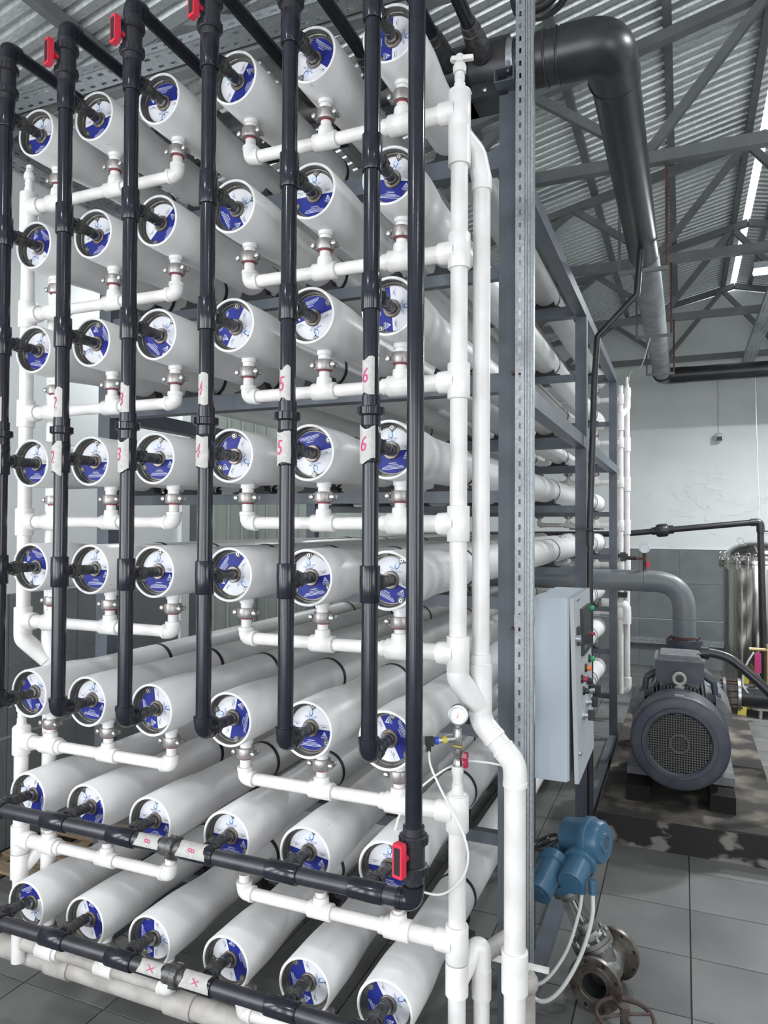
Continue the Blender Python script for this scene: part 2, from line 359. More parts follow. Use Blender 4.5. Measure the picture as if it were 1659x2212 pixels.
for i, x in enumerate([-1.6, -.7, .2, 1.27, 2.15, 3.02, 3.82, 4.25, 5.1, 6.0, 7.0, 8.0]):
    z = roof_z(x)
    obj('purlin', MB().b(x - .035, x + .035, YF, YB, z - .09, z - .005).mesh('purlin', M_TRUSS), ceil)
# trusses -------------------------------------------------------------
def truss(y, lab):
    t = thing('roof_truss', lab, 'truss', (0, y, 5.8), 'roof trusses')
    def P(x, z): return (x, 0, z - 5.8)
    obj('bottom_chord', MB().bar(P(-.95, 5.80), P(XR - .3, 5.80), .09, .10).mesh('chord', M_TRUSS), t)
    for a, b_ in ((XL, RIDGE_X), (RIDGE_X, XR)):
        obj('top_chord', MB().bar(P(a, roof_z(a) - .14), P(b_, roof_z(b_) - .14), .09, .09).mesh('chord', M_TRUSS), t)
    bot = [-.95, .95, 2.85, 4.75, 6.65]; top = [0, 1.9, 3.8, 5.7]
    for i, x in enumerate(top):
        for bx in (bot[i], bot[i + 1]):
            obj('web', MB().bar(P(bx, 5.84), P(x, roof_z(x) - .15), .07, .075).mesh('web', M_TRUSS), t)
    return t
ordn = ['nearest to the camera', 'second from the camera', 'third from the camera', 'next to last before the back wall', 'last one in front of the back wall']
for k, y in enumerate([1.2, 3.7, 6.2, 8.72, 11.65]):
    truss(y, 'grey welded roof truss, ' + ordn[k])
# ridge beam on the right of the picture

# ================================================================== PRESSURE VESSELS
XS = [0, .4, .8025, 1.232, 1.636, 2.008]
ZS = [4.737, 4.141, 3.594, 2.998, 2.457, 1.802, 1.269, .712]
ROT = [[0, 10, 178, 58, 140, -92], [140, 12, 45, -62, 0, -12], [-12, 120, -40, -118, -165, -85], [0, 0, 0, -112, -168, 4],
       [165, 0, 0, -128, 12, -25], [-50, -4, -82, 78, 0, 118], [72, 42, 0, 0, -9, 0], [-155, 112, -90, 108, -72, -58]]
VL = 7.75
R0, RI, RB = .125, .112, .108
def shell_mesh():
    n = 48; mb = MB()
    prof = [(.10, RI), (.004, RI), (0, RI + .003), (0, R0 - .006), (.002, R0 - .002), (.006, R0), (.20, R0), (.26, R0 - .0012), (.33, R0 - .006), (.40, RB + .005), (.46, RB + .001), (.52, RB), (VL - .5, RB), (VL - .38, RB + .004), (VL - .28, R0), (VL - .006, R0), (VL, R0 - .005), (VL, RI), (VL - .1, RI)]
    mb.lathe((0, 0, 0), (0, 1, 0), prof[1:], n, 0, caps=(False, False)); mb.lathe((0, 0, 0), (0, 1, 0), [(.10, RI), (.004, RI)], n, 1, caps=(False, False))
    mb.lathe((0, VL - .06, 0), (0, 1, 0), [(0, RI), (.001, .02)], 24, 1, caps=(True, True))
    # side ports on the underside
    for yy in (.15, VL - .15):
        mb.cyl((0, yy, -.105), (0, yy, -.142), .0335, 20, 0); mb.cyl((0, yy, -.142), (0, yy, -.19), .028, 16, 0)
    return mb.mesh('vessel_shell', [M_FRP, M_BORE], 30)
def ring_mesh():   # snap ring segments and stepped end plate
    mb = MB()
    mb.lathe((0, .036, 0), (0, 1, 0), [(0, RI - .0005), (0, .1045), (.006, .1030), (.010, .1015), (.010, .04)], 40, 0, caps=(False, False))
    for a in range(3):
        a0 = a * 2 * PI / 3 + .28
        mb.ring((0, .035, 0), (0, 1, 0), .1075, .0032, 14, 6, 0, a0, a0 + 1.55)
    return mb.mesh('retaining_ring', M_PLATE, 30)
def label_mesh():
    mb = MB(); n = 48; R = .0955; zc = -.003; y = .042
    # lobes for the three screws are cut out of the disc
    def rad(a):
        q = R
        for k in range(3):
            d = abs((a - (math.radians(84) + k * 2 * PI / 3) + PI) % (2 * PI) - PI)
            if d < .17: q = R - .020 * (0.5 + 0.5 * math.cos(PI * d / .17))
        return q
    N = 144; a_ = math.asin(zc / R)
    for mi, (s0, s1) in enumerate(((a_, PI - a_), (PI - a_, 2 * PI + a_))):
        pts = []
        for k in range(N // 2 + 1):
            q = s0 + (s1 - s0) * k / (N // 2); pts.append((rad(q) * math.cos(q), rad(q) * math.sin(q)))
        # fan around the hub hole so the notched outline fills cleanly
        n_ = len(pts); ins = [(x * .3, zc) if abs(z - zc) < 1e-9 else (x * .3, (zc + max(z - zc, 0) * .3) if mi == 0 else (zc + min(z - zc, 0) * .3)) for x, z in pts]
        vs_ = [(x, y, z) for x, z in pts] + [(x, y, z) for x, z in ins]
        mb.add(vs_, [(k, n_ + k, n_ + k + 1, k + 1) for k in range(n_ - 1)], mi)
    return mb.mesh('label_disc', [M_LW, M_LB], 20)
def print_mesh():
    mb = MB(); y = .0412
    def at(cx, cz): return lambda px, pz: (cx + px, y, cz + pz)
    # logo: a U whose left arm turns inwards into a drop
    def arc(R1, R2, a0, a1, cx, cz, mi, n=14):
        vs = []; 
        for k in range(n + 1):
            a = a0 + (a1 - a0) * k / n; vs += [(cx + R1 * math.cos(a), y, cz + R1 * math.sin(a)), (cx + R2 * math.cos(a), y, cz + R2 * math.sin(a))]
        mb.add(vs, [(2 * k, 2 * k + 1, 2 * k + 3, 2 * k + 2) for k in range(n)], mi)
    lc = .067
    arc(.0105, .0065, PI, 2 * PI, 0, lc - .004, 0)
    mb.add([(.0065, y, lc - .004), (.0105, y, lc - .004), (.0105, y, lc + .011), (.0085, y, lc + .009)], [(0, 1, 2, 3)], 0)
    mb.add([(-.0105, y, lc - .004), (-.0065, y, lc - .004), (-.0065, y, lc + .006), (-.0105, y, lc + .006)], [(0, 1, 2, 3)], 1)
    arc(.0075, .0045, PI * .0, PI, -.003, lc + .005, 1)
    mb.add([(.0015, y, lc + .005), (.0045, y, lc + .005), (.003, y, lc - .002), (.0015, y, lc - .003)], [(0, 1, 2, 3)], 1)
    put_text(mb, 'ZHAM BU 365', .0098, at(0, .0485), 2)
    def bars(cx, cz, wd, h, mi, seed):
        rnd = random.Random(seed); x = cx - wd / 2
        while x < cx + wd / 2 - .001:
            q = min(rnd.uniform(.002, .006), cx + wd / 2 - x); mb.add([(x, y, cz - h / 2), (x + q, y, cz - h / 2), (x + q, y, cz + h / 2), (x, y, cz + h / 2)], [(0, 1, 2, 3)], mi); x += q + .0008
    bars(0, .0415, .042, .0016, 0, 1); bars(0, .0385, .036, .0012, 0, 2)
    bars(-.066, .019, .036, .0014, 2, 3); bars(-.066, .0125, .014, .003, 2, 4)
    bars(.066, .016, .036, .0014, 2, 5); bars(.066, .009, .022, .0028, 2, 6)
    # warning triangle
    def tri(s_, mi, dy=0): mb.add([(.066 + math.cos(a) * s_, y - dy, -.0225 + math.sin(a) * s_ * .95) for a in (PI / 2, PI / 2 + 2 * PI / 3, PI / 2 + 4 * PI / 3)], [(0, 1, 2)], mi)
    tri(.0125, 3); tri(.0088, 4, .0002)
    mb.add([(.065, y - .0004, -.0245), (.067, y - .0004, -.0245), (.0674, y - .0004, -.0165), (.0646, y - .0004, -.0165)], [(0, 1, 2, 3)], 3)
    mb.add([(.065, y - .0004, -.0272), (.067, y - .0004, -.0272), (.067, y - .0004, -.0255), (.065, y - .0004, -.0255)], [(0, 1, 2, 3)], 3)
    put_text(mb, 'DANGER', .0078, at(.066, -.0345), 3); put_text(mb, 'HIGH PRESSURE', .0042, at(.066, -.0408), 3)
    put_text(mb, 'WARNING', .0072, at(.002, -.0535), 3)
    bars(.002, -.061, .05, .0014, 3, 7); bars(.002, -.0665, .085, .0014, 3, 8); bars(.002, -.0715, .098, .0018, 3, 9); bars(.002, -.077, .10, .0018, 3, 10)
    return mb.mesh('label_print', [M_LOGO, M_LOGO2, M_INK, M_PW, M_LB], 20)
me_shell, me_ring, me_label, me_print = shell_mesh(), ring_mesh(), label_mesh(), print_mesh()
me_hub = MB().lathe((0, .044, 0), (0, -1, 0), [(0, .0385), (.010, .0375), (.012, .035), (.012, .0265), (.002, .0255)], 32, 0, caps=(False, True)).mesh('hub_ring', M_RING)
me_nip = MB().cyl((0, .046, 0), (0, .012, 0), .0235, 24).mesh('port_nipple', M_NIP)
me_scr = MB().lathe((0, .044, 0), (0, -1, 0), [(0, .0085), (.007, .0085), (.008, .0075), (.008, .0042), (.004, .004)], 12).mesh('screw', M_BOLT)
me_lobe = MB().lathe((0, .0435, 0), (0, -1, 0), [(0, .0165), (.0035, .0145)], 18).mesh('lobe', M_PLATE)
def strap_mesh():
    mb = MB(); n = 40; vs = []; rr = RB + .0035
    a0, a1 = math.radians(-62), math.radians(242)
    for k in range(n + 1):
        a = a0 + (a1 - a0) * k / n
        for (q, yy) in ((RB + .0005, -.013), (rr, -.013), (rr, .013), (RB + .0005, .013)): vs.append((q * math.cos(a), yy, q * math.sin(a)))
    fs = []
    for k in range(n):
        for j in range(3): fs.append((4 * k + j, 4 * k + j + 1, 4 * k + 5 + j, 4 * k + 4 + j))
    mb.add(vs, fs)
    for s_ in (-1, 1):
        mb.box((s_ * .066, 0, -.113), (.022, .026, .03)); mb.cyl((s_ * .07, 0, -.10), (s_ * .07, 0, -.145), .005, 8)
    return mb.mesh('strap', M_RUB, 30)
def saddle_mesh():
    o = []; n = 10
    for k in range(n + 1):
        a = math.radians(-135 + 90 * k / n); o.append(((RB) * math.cos(a), (RB) * math.sin(a)))
    o = [(-.13, -.1345), (-.13, -.125), (-.09, -.118)] + o + [(.09, -.118), (.13, -.125), (.13, -.1345)]
    return MB().prism(o, -.035, .035, lambda x, y, z: (x, z, y)).mesh('saddle', M_RUB, 30)
me_strap, me_sad = strap_mesh(), saddle_mesh()
ROWN = ['top', 'second', 'third', 'fourth', 'fifth', 'sixth', 'seventh', 'bottom']; COLN = ['first', 'second', 'third', 'fourth', 'fifth', 'sixth']
FRAMES = [.88, 3.665, 6.725]
for i, z in enumerate(ZS):
    for j, x in enumerate(XS):
        rowt = {0: 'top row', 7: 'bottom row'}.get(i, ROWN[i] + ' row from the top')
        t = thing('pressure_vessel', 'white pressure vessel, %s, %s column from the left' % (rowt, COLN[j]), 'vessel', (x, random.uniform(-.006, .006), z), 'pressure vessels in the rack')
        obj('shell', me_shell, t)
        a = math.radians(ROT[i][j])
        obj('retaining_ring', me_ring, t, rot=(0, -a - .3, 0)); ld = obj('label_disc', me_label, t, rot=(0, -a, 0), label='round label, white above and blue below'); obj('label_print', me_print, ld)['kind'] = 'stuff'
        obj('hub_ring', me_hub, t); obj('port_nipple', me_nip, t)
        for k in range(3):
            b_ = math.radians(84) + k * 2 * PI / 3 + a
            lo = obj('screw_lobe', me_lobe, t, (.0965 * math.cos(b_), 0, .0965 * math.sin(b_))); obj('screw', me_scr, lo)
        for yy in FRAMES:
            obj('strap', me_strap, t, (0, yy + .11, 0)); obj('saddle', me_sad, t, (0, yy, 0))

# ================================================================== RACK
XA, XB, PW = -.367, 2.367, .095
rk = thing('vessel_rack', 'blue-grey painted steel rack carrying all the white vessels', 'rack', (1.0, 3.7, 0))
def rpart(name, mb, m=M_FRAME): return obj(name, mb.mesh(name, m), rk, (-1.0, -3.7, 0))
for y in FRAMES:
    y0 = y - PW / 2
    for x0 in (XA, XB - PW):
        rpart('post', MB().b(x0, x0 + PW, y0, y0 + PW, 0, 4.592))
    for i, z in enumerate(ZS):
        zt = z - .1345
        if i in (0, 2): rpart('cross_beam', MB().b(XA + PW, XB - PW, y0 + .002, y0 + PW - .002, zt - PW, zt))
        else: rpart('cross_beam', MB().b(XA + PW, XB - PW, y0 + .015, y0 + .065, zt - .06, zt))
for x0 in (XA, XB - PW):
    for k in range(2):
        ya, yb = FRAMES[k] + PW / 2, FRAMES[k + 1] - PW / 2
        for zt in (4.592, 3.448): rpart('side_rail', MB().b(x0 + .001, x0 + PW - .001, ya, yb, zt - PW, zt))
        rpart('base_rail', MB().b(x0 + .001, x0 + PW - .001, ya, yb, .0, .075))
for zt in (3.44, 2.17):
    rpart('bracket', MB().prism([(XB - .02, 0), (XB + .07, 0), (XB + .07, .06), (XB + .05, .02), (XB - .02, .012)], FRAMES[0] - .10, FRAMES[0] - .05, lambda x, y, z: (x, z, zt + y)), M_RUST)
# post stub and bracket that carry the large black header
hs = thing('header_support', 'grey steel stub with open square tube under the large black pipe', 'bracket', (XB - .05, FRAMES[0], 4.592))
obj('stub', MB().b(-.045, .045, -.045, .045, 0, .30).mesh('stub', M_FRAME), hs)
sq = MB()
for (a, b_, c, d) in ((-.05, .05, .30, .306), (-.05, .05, .364, .37), (-.05, -.044, .306, .364), (.044, .05, .306, .364)): sq.b(a, b_, -.14, .14, c, d)
obj('square_tube', sq.mesh('square_tube', M_FRAME), hs)

# ================================================================== DARK FEED PIPES
YP = -.18; PR = .0325
def branch_mesh():       # from the pipe axis (y=0) to the vessel hub (y=+.195): socket, union nut, adapter
    mb = MB()
    mb.lathe((0, .028, 0), (0, 1, 0), [(0, .0285), (.035, .0285), (.036, .0265), (.042, .0265), (.043, .0335), (.052, .0345), (.070, .0345), (.074, .033), (.075, .0265), (.086, .0265), (.087, .0245), (.112, .0245), (.113, .0225), (.128, .0225), (.129, .025), (.158, .025), (.160, .021), (.166, .021)], 20)
    for k in range(8):
        a = k * PI / 4; mb.box((.0345 * math.cos(a), .089, .0345 * math.sin(a)), (.006, .018, .006), Matrix.Rotation(-a, 3, 'Y'))
    return mb.mesh('branch', M_CEM)
me_branch = branch_mesh()
def tee_mesh(ax, key='tee'):
    mb = MB(); d = Vector(ax)
    mb.lathe(-d * .072, d, [(0, PR + .002), (.001, .0395), (.003, .0405), (.141, .0405), (.143, .0395), (.144, PR + .002)], 28, 0, caps=(False, False))
    mb.lathe((0, 0, 0), (0, 1, 0), [(.02, .031), (.052, .031), (.054, .029)], 20)
    return mb.mesh(key, M_UPVC)
me_teeZ, me_teeX = tee_mesh((0, 0, 1)), tee_mesh((1, 0, 0))
def elbow_mesh(d1, d2, name='elbow', m=None, R=.0405, L=.062):
    d1 = Vector(d1); d2 = Vector(d2); p = fillet([d1 * L, (0, 0, 0), d2 * L], .04, 8)
    mb = MB().sweep(p, R - .001, 24)
    mb.lathe(d1 * (L - .022), d1, [(0, R - .001), (.001, R + .0015), (.022, R + .0015), (.023, R - .004)], 24); mb.lathe(d2 * (L - .022), d2, [(0, R - .001), (.001, R + .0015), (.022, R + .0015), (.023, R - .004)], 24)
    return mb.mesh(name, m or M_UPVC)
me_elbB = elbow_mesh((0, 0, 1), (0, 1, 0)); me_elbT = elbow_mesh((0, 0, -1), (0, 1, 0))
def union_mesh(ax, key, m):
    d = Vector(ax); x, y, _ = basis(d); mb = MB()
    mb.lathe(-d * .06, d, [(0, PR + .003), (.001, .039), (.038, .039), (.039, .044), (.045, .049), (.072, .049), (.076, .044), (.077, .0375), (.118, .0375), (.119, PR + .002)], 24)
    for k in range(12):
        a = 2 * PI * k / 12; o = (x * math.cos(a) + y * math.sin(a)); t_ = d.cross(o)
        mb.box(o * .0495 - d * .0015, (.0075, .0075, .030), Matrix((o, t_, d)).transposed())
    return mb.mesh(key, m)
me_unionZ = union_mesh((0, 0, 1), 'union', M_UPVC); me_unionX = union_mesh((1, 0, 0), 'union', M_CEM)
def valve_mesh():
    mb = MB()
    mb.lathe((0, 0, -.105), (0, 0, 1), [(0, PR + .002), (.001, .041), (.03, .042), (.031, .050), (.034, .053), (.064, .053), (.067, .049), (.068, .044), (.142, .044), (.143, .049), (.146, .053), (.176, .053), (.179, .050), (.18, .042), (.209, .041), (.21, PR + .002)], 28)
    for zc in (-.056, .056):
        for k in range(16):
            a = 2 * PI * k / 16; mb.box((.053 * math.cos(a), .053 * math.sin(a), zc), (.006, .006, .027), Matrix.Rotation(a, 3, 'Z'))
    return mb.mesh('valve_body', M_UPVC2)
def handle_mesh():      # T handle turned parallel to the pipe, on the -x/-y side
    mb = MB()
    mb.lathe((-.038, 0, 0), (-1, 0, 0), [(0, .012), (.022, .014), (.03, .022), (.034, .022)], 14)
    mb.prism([(-.020, -.058), (.020, -.058), (.022, -.05), (.022, .058), (.018, .066), (-.018, .066), (-.022, .058), (-.022, -.05)], -.098, -.070, lambda x, y, z: (z, x, y))
    mb.box((-.0985, 0, .004), (.003, .026, .098), None, 1)
    return mb.mesh('handle', [M_RED, M_BLK])
me_vb, me_hd = valve_mesh(), handle_mesh()
def tape_mesh(rr, h, seed, half=.95, cen=-PI / 2 - .1):
    rnd = random.Random(seed); n = 14; m_ = 10; vs = []; fs = []
    w1, w2, w3 = rnd.uniform(0, 6), rnd.uniform(.004, .014), rnd.uniform(-.012, .012); top = [h / 2 + w2 * math.sin(w1 + k * .45) + w3 * (k / n - .5) + rnd.uniform(-.0015, .0015) for k in range(n + 1)]; bot = [-h / 2 + w2 * math.sin(w1 * 2 + k * .4) - w3 * (k / n) + rnd.uniform(-.0015, .0015) for k in range(n + 1)]
    for k in range(n + 1):
        a = cen - half + 2 * half * k / n
        for zz in (bot[k], top[k]): vs.append((rr * math.cos(a), rr * math.sin(a), zz))
    fs = [(2 * k, 2 * k + 2, 2 * k + 3, 2 * k + 1) for k in range(n)]
    return MB().add(vs, fs).mesh('tape_label', M_TAPE)
def digit_mesh(ch, rr, size, a_off=0.0, cen=-PI / 2 - .1):
    vs, fs = text_geo(ch, size)
    V = []
    for x, y in vs:
        x = x * .75 + y * .12
        a = cen + a_off + x / rr; V.append(((rr + .0016) * math.cos(a), (rr + .0016) * math.sin(a), y))
    return MB().add(V, fs).mesh('marker_digit', M_MARK)
ZTOP = 5.07
for j, x in enumerate(XS):
    xx = x + .004
    t = thing('feed_riser', 'dark vertical feed pipe before the %s vessel column, tape numbered %s' % (COLN[j], ['one', 'two', 'three', 'four', 'five', 'six'][j]), 'pipe', (xx, YP, ZS[5]), 'numbered dark feed risers')
    def L(z): return (0, 0, z - ZS[5])
    obj('pipe', MB().cyl(L(ZS[5] + .03), L(ZTOP - .03), PR, 28).mesh('riser_pipe', M_UPVC), t)
    for i in range(5):
        te = obj('tee', me_teeZ, t, L(ZS[i])); obj('branch', me_branch, te)
    el = obj('elbow', me_elbB, t, L(ZS[5])); obj('branch', me_branch, el)
    obj('union', me_unionZ, t, L(3.13))
    for s_, (zc, h) in enumerate(((3.25 + random.uniform(-.008, .012), .14), (2.995, .135))):
        rr = PR + .0012 if s_ == 0 else .0398
        tp = obj('tape_label', tape_mesh(rr + (.0 if s_ == 0 else .0022), h, 10 * j + s_), t, L(zc)); obj('marker_digit', digit_mesh(str(j + 1), rr + (.0 if s_ == 0 else .0022), .085, -.2), tp)
    vb = obj('valve', me_vb, t, L(4.905)); obj('handle', me_hd, vb, rot=(0, 0, math.radians(72)), label='red T-shaped valve handle')
    obj('top_elbow', me_elbT, t, L(ZTOP))
    obj('top_run', MB().cyl((0, .05, ZTOP - ZS[5]), (0, .87 + .18 - .12, ZTOP - ZS[5]), PR, 24).mesh('top_run', M_UPVC), t)
    obj('reducer', MB().lathe((0, .70, ZTOP - ZS[5]), (0, 1, 0), [(0, .04), (.05, .041), (.051, .047), (.09, .047), (.10, .05), (.18, .055), (.24, .058)], 24).mesh('reducer', M_CEM), t)
# riser with red valve feeding the seventh row
X7 = 2.197; Z7 = ZS[6] + .01
t = thing('feed_header', 'dark feed pipe with red valve dropping to the seventh row header', 'pipe', (X7, YP, Z7))
obj('pipe', MB().cyl((0, 0, .03), (0, 0, ZTOP - Z7), PR + .0005, 28).mesh('riser_pipe', M_UPVC), t)
obj('top_elbow', me_elbT, t, (0, 0, ZTOP - Z7)); obj('top_run', MB().cyl((0, .05, ZTOP - Z7), (0, .93, ZTOP - Z7), PR, 24).mesh('top_run', M_UPVC), t)
obj('reducer', MB().lathe((0, .70, ZTOP - Z7), (0, 1, 0), [(0, .04), (.05, .041), (.051, .047), (.09, .047), (.10, .05), (.18, .055), (.24, .058)], 24).mesh('reducer', M_CEM), t)
vb = obj('valve', me_vb, t, (0, 0, .175)); obj('handle', me_hd, vb, rot=(0, 0, math.radians(72)), label='red T-shaped valve handle')
obj('elbow', elbow_mesh((0, 0, 1), (-1, 0, 0)), t)
def header_row(t, zoff, xs, x_end, ux, x_ref, digit, tag_m):
    obj('header_pipe', MB().cyl((xs[0] - x_ref + .03, 0, zoff), (x_end - x_ref, 0, zoff), PR + .001, 28).mesh('header_pipe', M_UPVC2), t)
    for k, x in enumerate(xs):
        if k == 0:
            e_ = obj('elbow', elbow_mesh((1, 0, 0), (0, 1, 0), m=M_UPVC2), t, (x - x_ref, 0, zoff)); obj('branch', me_branch, e_)
        else:
            te = obj('tee', me_teeX, t, (x - x_ref, 0, zoff)); obj('branch', me_branch, te)
    obj('union', me_unionX, t, (ux - x_ref, 0, zoff))
    for dx, rr, h in ((-.125, PR + .0025, .12), (.115, .0425, .13)):
        tp = obj('tape_label', tape_mesh(rr, h, 77 + int(dx * 100), .95, -PI / 2 - .75), t, (ux + dx - x_ref, 0, zoff), (0, PI / 2, 0)); obj('marker_digit', digit_mesh(digit, rr, .05, 0, -PI / 2 - .6), tp)
header_row(t, 0, XS, X7 - .03, 1.09, X7, '8', None)
t8 = thing('feed_header', 'dusty dark feed header running along the bottom vessel row', 'pipe', (X7, YP, ZS[7] + .02))
header_row(t8, 0, XS, X7 + .05, 1.115, X7, 'X', None)

# large black header along the top, elbow and long run to the back wall ------------
HZ, HY, HR = 5.055, .90, .125
t = thing('main_black_pipe', 'large black plastic pipe running along the roof with a thick elbow', 'pipe', (0, HY, HZ))
obj('header', MB().cyl((-.35, 0, 0), (2.62, 0, 0), HR, 40).mesh('header', M_HDPE), t)
obj('elbow', MB().sweep(fillet([(2.58, 0, 0), (2.79, 0, 0), (2.805, .32, .02)], .17, 12), HR + .006, 40).mesh('elbow', M_HDPE), t)
for c_, d_ in (((2.56, 0, 0), (1, 0, 0)), ((2.50, 0, 0), (1, 0, 0)), ((2.80, .30, .018), (0, 1, 0))): obj('weld_bead', MB().ring(c_, d_, HR + .004, .006, 36, 6).mesh('weld_bead', M_HDPE), t)
obj('long_run', MB().cyl((2.803, .30, .02), (2.815, 3.05, .04), HR, 40).mesh('long_run', M_HDPE), t)
obj('wrapped_run', MB().sweep([(2.815, 3.05, .04), (2.82, 5.0, .06), (2.82, 7.2, .09), (2.82, 8.75, .11)], [HR + .004, HR + .008, HR + .004, HR + .006], 32).mesh('wrapped_run', mat('grey_wrapped_pipe', (.26, .27, .275), .5, var=.35, scale=6, bump=.8, bscale=9)), t)
obj('end_elbow', MB().sweep(fillet([(2.82, 8.7, .11), (2.82, 9.05, .115), (3.2, 9.05, .115)], .22, 8), HR + .01, 28).mesh('end_elbow', M_HDPE), t)
obj('cross_run', MB().cyl((3.1, 9.05, .115), (XR - .05, 9.05, .115), HR + .004, 28).mesh('cross_run', M_HDPE), t)
for k in range(3): obj('wire_wrap', MB().ring((2.82, 8.62 + .05 * k, .11), (0, 1, .25), HR + .012, .008, 28, 6).mesh('wire_wrap', M_RUB), t)
for j, x in enumerate(XS + [X7]):
    sd = MB()
    sd.lathe((x + .004 - .115, 0, 0), (1, 0, 0), [(0, HR + .002), (.001, HR + .012), (.229, HR + .012), (.23, HR + .002)], 32)
    sd.b(x - .11, x + .12, -.09, .09, -HR - .05, -HR + .02); sd.b(x - .11, x + .12, -.03, .03, HR + .004, HR + .035)
    s_ = obj('tapping_saddle', sd.mesh('tapping_saddle', M_HDPE), t)
    bl = MB()
    for k in range(3): bl.lathe((x - .07 + .075 * k, -.09, -HR - .018), (0, -1, 0), [(0, .012), (.006, .012), (.010, .006)], 10); bl.lathe((x - .07 + .075 * k, -.02, HR + .035), (0, 0, 1), [(0, .011), (.007, .010), (.01, .005)], 10)
    obj('bolts', bl.mesh('saddle_bolts', M_BOLT), s_)['kind'] = 'stuff'
cl = MB().lathe((2.315, 0, 0), (1, 0, 0), [(0, HR + .001), (.001, HR + .006), (.034, HR + .006), (.035, HR + .001)], 36); cl.cyl((2.332, -HR - .01, -.05), (2.332, -HR - .01, -.11), .008, 8)
obj('clamp', cl.mesh('clamp', M_GALV), t)
# hangers for the long run
for k, yy in enumerate((3.72, 6.2, 8.72)):
    h = thing('pipe_hanger', ['steel U hanger holding the black roof pipe at its joint', 'steel U hanger holding the grey wrapped roof pipe midway', 'steel U hanger holding the wrapped roof pipe near the back wall'][k], 'hanger', (2.82, yy, 4.88), 'roof pipe hangers')
    zz = .92
    obj('crossbar', MB().b(-.20, .20, -.02, .02, -.03 + k * .05, .0 + k * .05).mesh('crossbar', M_TRUSS), h)
    for s_ in (-1, 1): obj('rod', MB().b(s_ * .19 - .012, s_ * .19 + .012, -.012, .012, k * .05, zz).mesh('rod', M_TRUSS if s_ < 0 else M_RUST), h)

# ================================================================== WHITE PERMEATE PIPEWORK
YM = .15; DZ = -.305
def coupling_mesh():
    mb = MB()
    mb.lathe((0, 0, -.024), (0, 0, 1), [(0, .030), (.001, .0395), (.010, .043), (.038, .043), (.047, .0395), (.048, .030)], 26)
    for s_ in (-1, 1):
        mb.prism([(s_ * .036, -.017), (s_ * .058, -.010), (s_ * .058, .010), (s_ * .036, .017)] if s_ > 0 else [(-.036, -.017), (-.036, .017), (-.058, .010), (-.058, -.010)], -.012, .012, lambda x, y, z: (x, z, y))
    return mb.mesh('coupling', M_CAST)
me_coup = coupling_mesh()
me_cb = MB().lathe((0, -.030, 0), (0, 1, 0), [(0, .005), (.003, .011), (.010, .0135), (.018, .012), (.019, .006), (.040, .006), (.041, .0115), (.052, .0115)], 12).mesh('coupling_bolt', M_BOLT)
me_gk = MB().lathe((0, 0, -.030), (0, 0, 1), [(0, .0295), (.006, .0295)], 22).mesh('gasket', M_GASK)
me_drop = MB().cyl((0, 0, -.012), (0, 0, -.125), .0248, 24).mesh('drop_pipe', M_WP)
def wtee(R, Rb, L, Lb, ax, bx, m=M_WP2, key='tee'):
    d = Vector(ax); b_ = Vector(bx); mb = MB()
    mb.lathe(-d * L, d, [(0, R * .74), (.001, R - .002), (.004, R), (2 * L - .004, R), (2 * L - .001, R - .002), (2 * L, R * .74)], 28, caps=(False, False))
    mb.lathe(b_ * (R * .3), b_, [(0, Rb + .004), (Lb * .55, Rb + .002), (Lb - .004, Rb), (Lb - .001, Rb - .002), (Lb, Rb * .74)], 24, caps=(False, False))
    return mb.mesh(key, m)
me_wt = wtee(.039, .0345, .058, .052, (1, 0, 0), (0, 0, 1)); me_wt2 = wtee(.046, .0355, .058, .056, (1, 0, 0), (0, 0, 1))
def welbow(d1, d2, R=.0365, L=.052, key='elbow', fr=.045):
    d1 = Vector(d1); d2 = Vector(d2); mb = MB().sweep(fillet([d1 * L, (0, 0, 0), d2 * L], fr, 10), R - .0015, 26)
    for d in (d1, d2): mb.lathe(d * (L - .018), d, [(0, R - .0015), (.001, R + .001), (.018, R + .001), (.019, R * .74)], 26)
    return mb.mesh(key, M_WP2)
me_weR = welbow((0, 0, 1), (1, 0, 0)); me_weL = welbow((0, 0, 1), (-1, 0, 0))
def manifold(i, xs, xr, y, label, group, m=None):
    """xs: from the far elbow to the tee nearest to the riser; xr: riser x"""
    z = ZS[i] + DZ; s_ = 1 if xr > xs[0] else -1
    t = thing('permeate_manifold', label, 'pipe', (xs[0], y, z), group)
    x0 = xs[0]
    for k, x in enumerate(xs):
        c = obj('coupling', me_coup, t, (x - x0, 0, .118)); obj('bolt', me_cb, c, (.052, 0, 0)); obj('bolt', me_cb, c, (-.052, 0, 0)); obj('gasket', me_gk, c)
        obj('drop_pipe', me_drop, t, (x - x0, 0, .12))
        if k == 0: obj('elbow', me_weR if s_ > 0 else me_weL, t)
        elif k == 1: obj('tee', me_wt, t, (x - x0, 0, 0))
        else:
            obj('tee', me_wt2, t, (x - x0, 0, 0)); a = x - x0 - s_ * .058
            obj('reducer', MB().cyl((a, 0, 0), (a - s_ * .026, 0, 0), .036, 24).mesh('reducer', M_WP2), t)
    pm = m or M_WP
    obj('pipe', MB().cyl((s_ * .04, 0, 0), (xs[1] - x0 - s_ * .04, 0, 0), .0285, 22).mesh('pipe', pm), t)
    obj('pipe', MB().cyl((xs[1] - x0 + s_ * .04, 0, 0), (xs[2] - x0 - s_ * .05, 0, 0), .0285, 22).mesh('pipe', pm), t)
    obj('pipe', MB().cyl((xs[2] - x0 + s_ * .05, 0, 0), (xr - x0 - s_ * .05, 0, 0), .0365, 24).mesh('pipe', pm), t)
    return t
XRR, XRL = 2.268, -.215
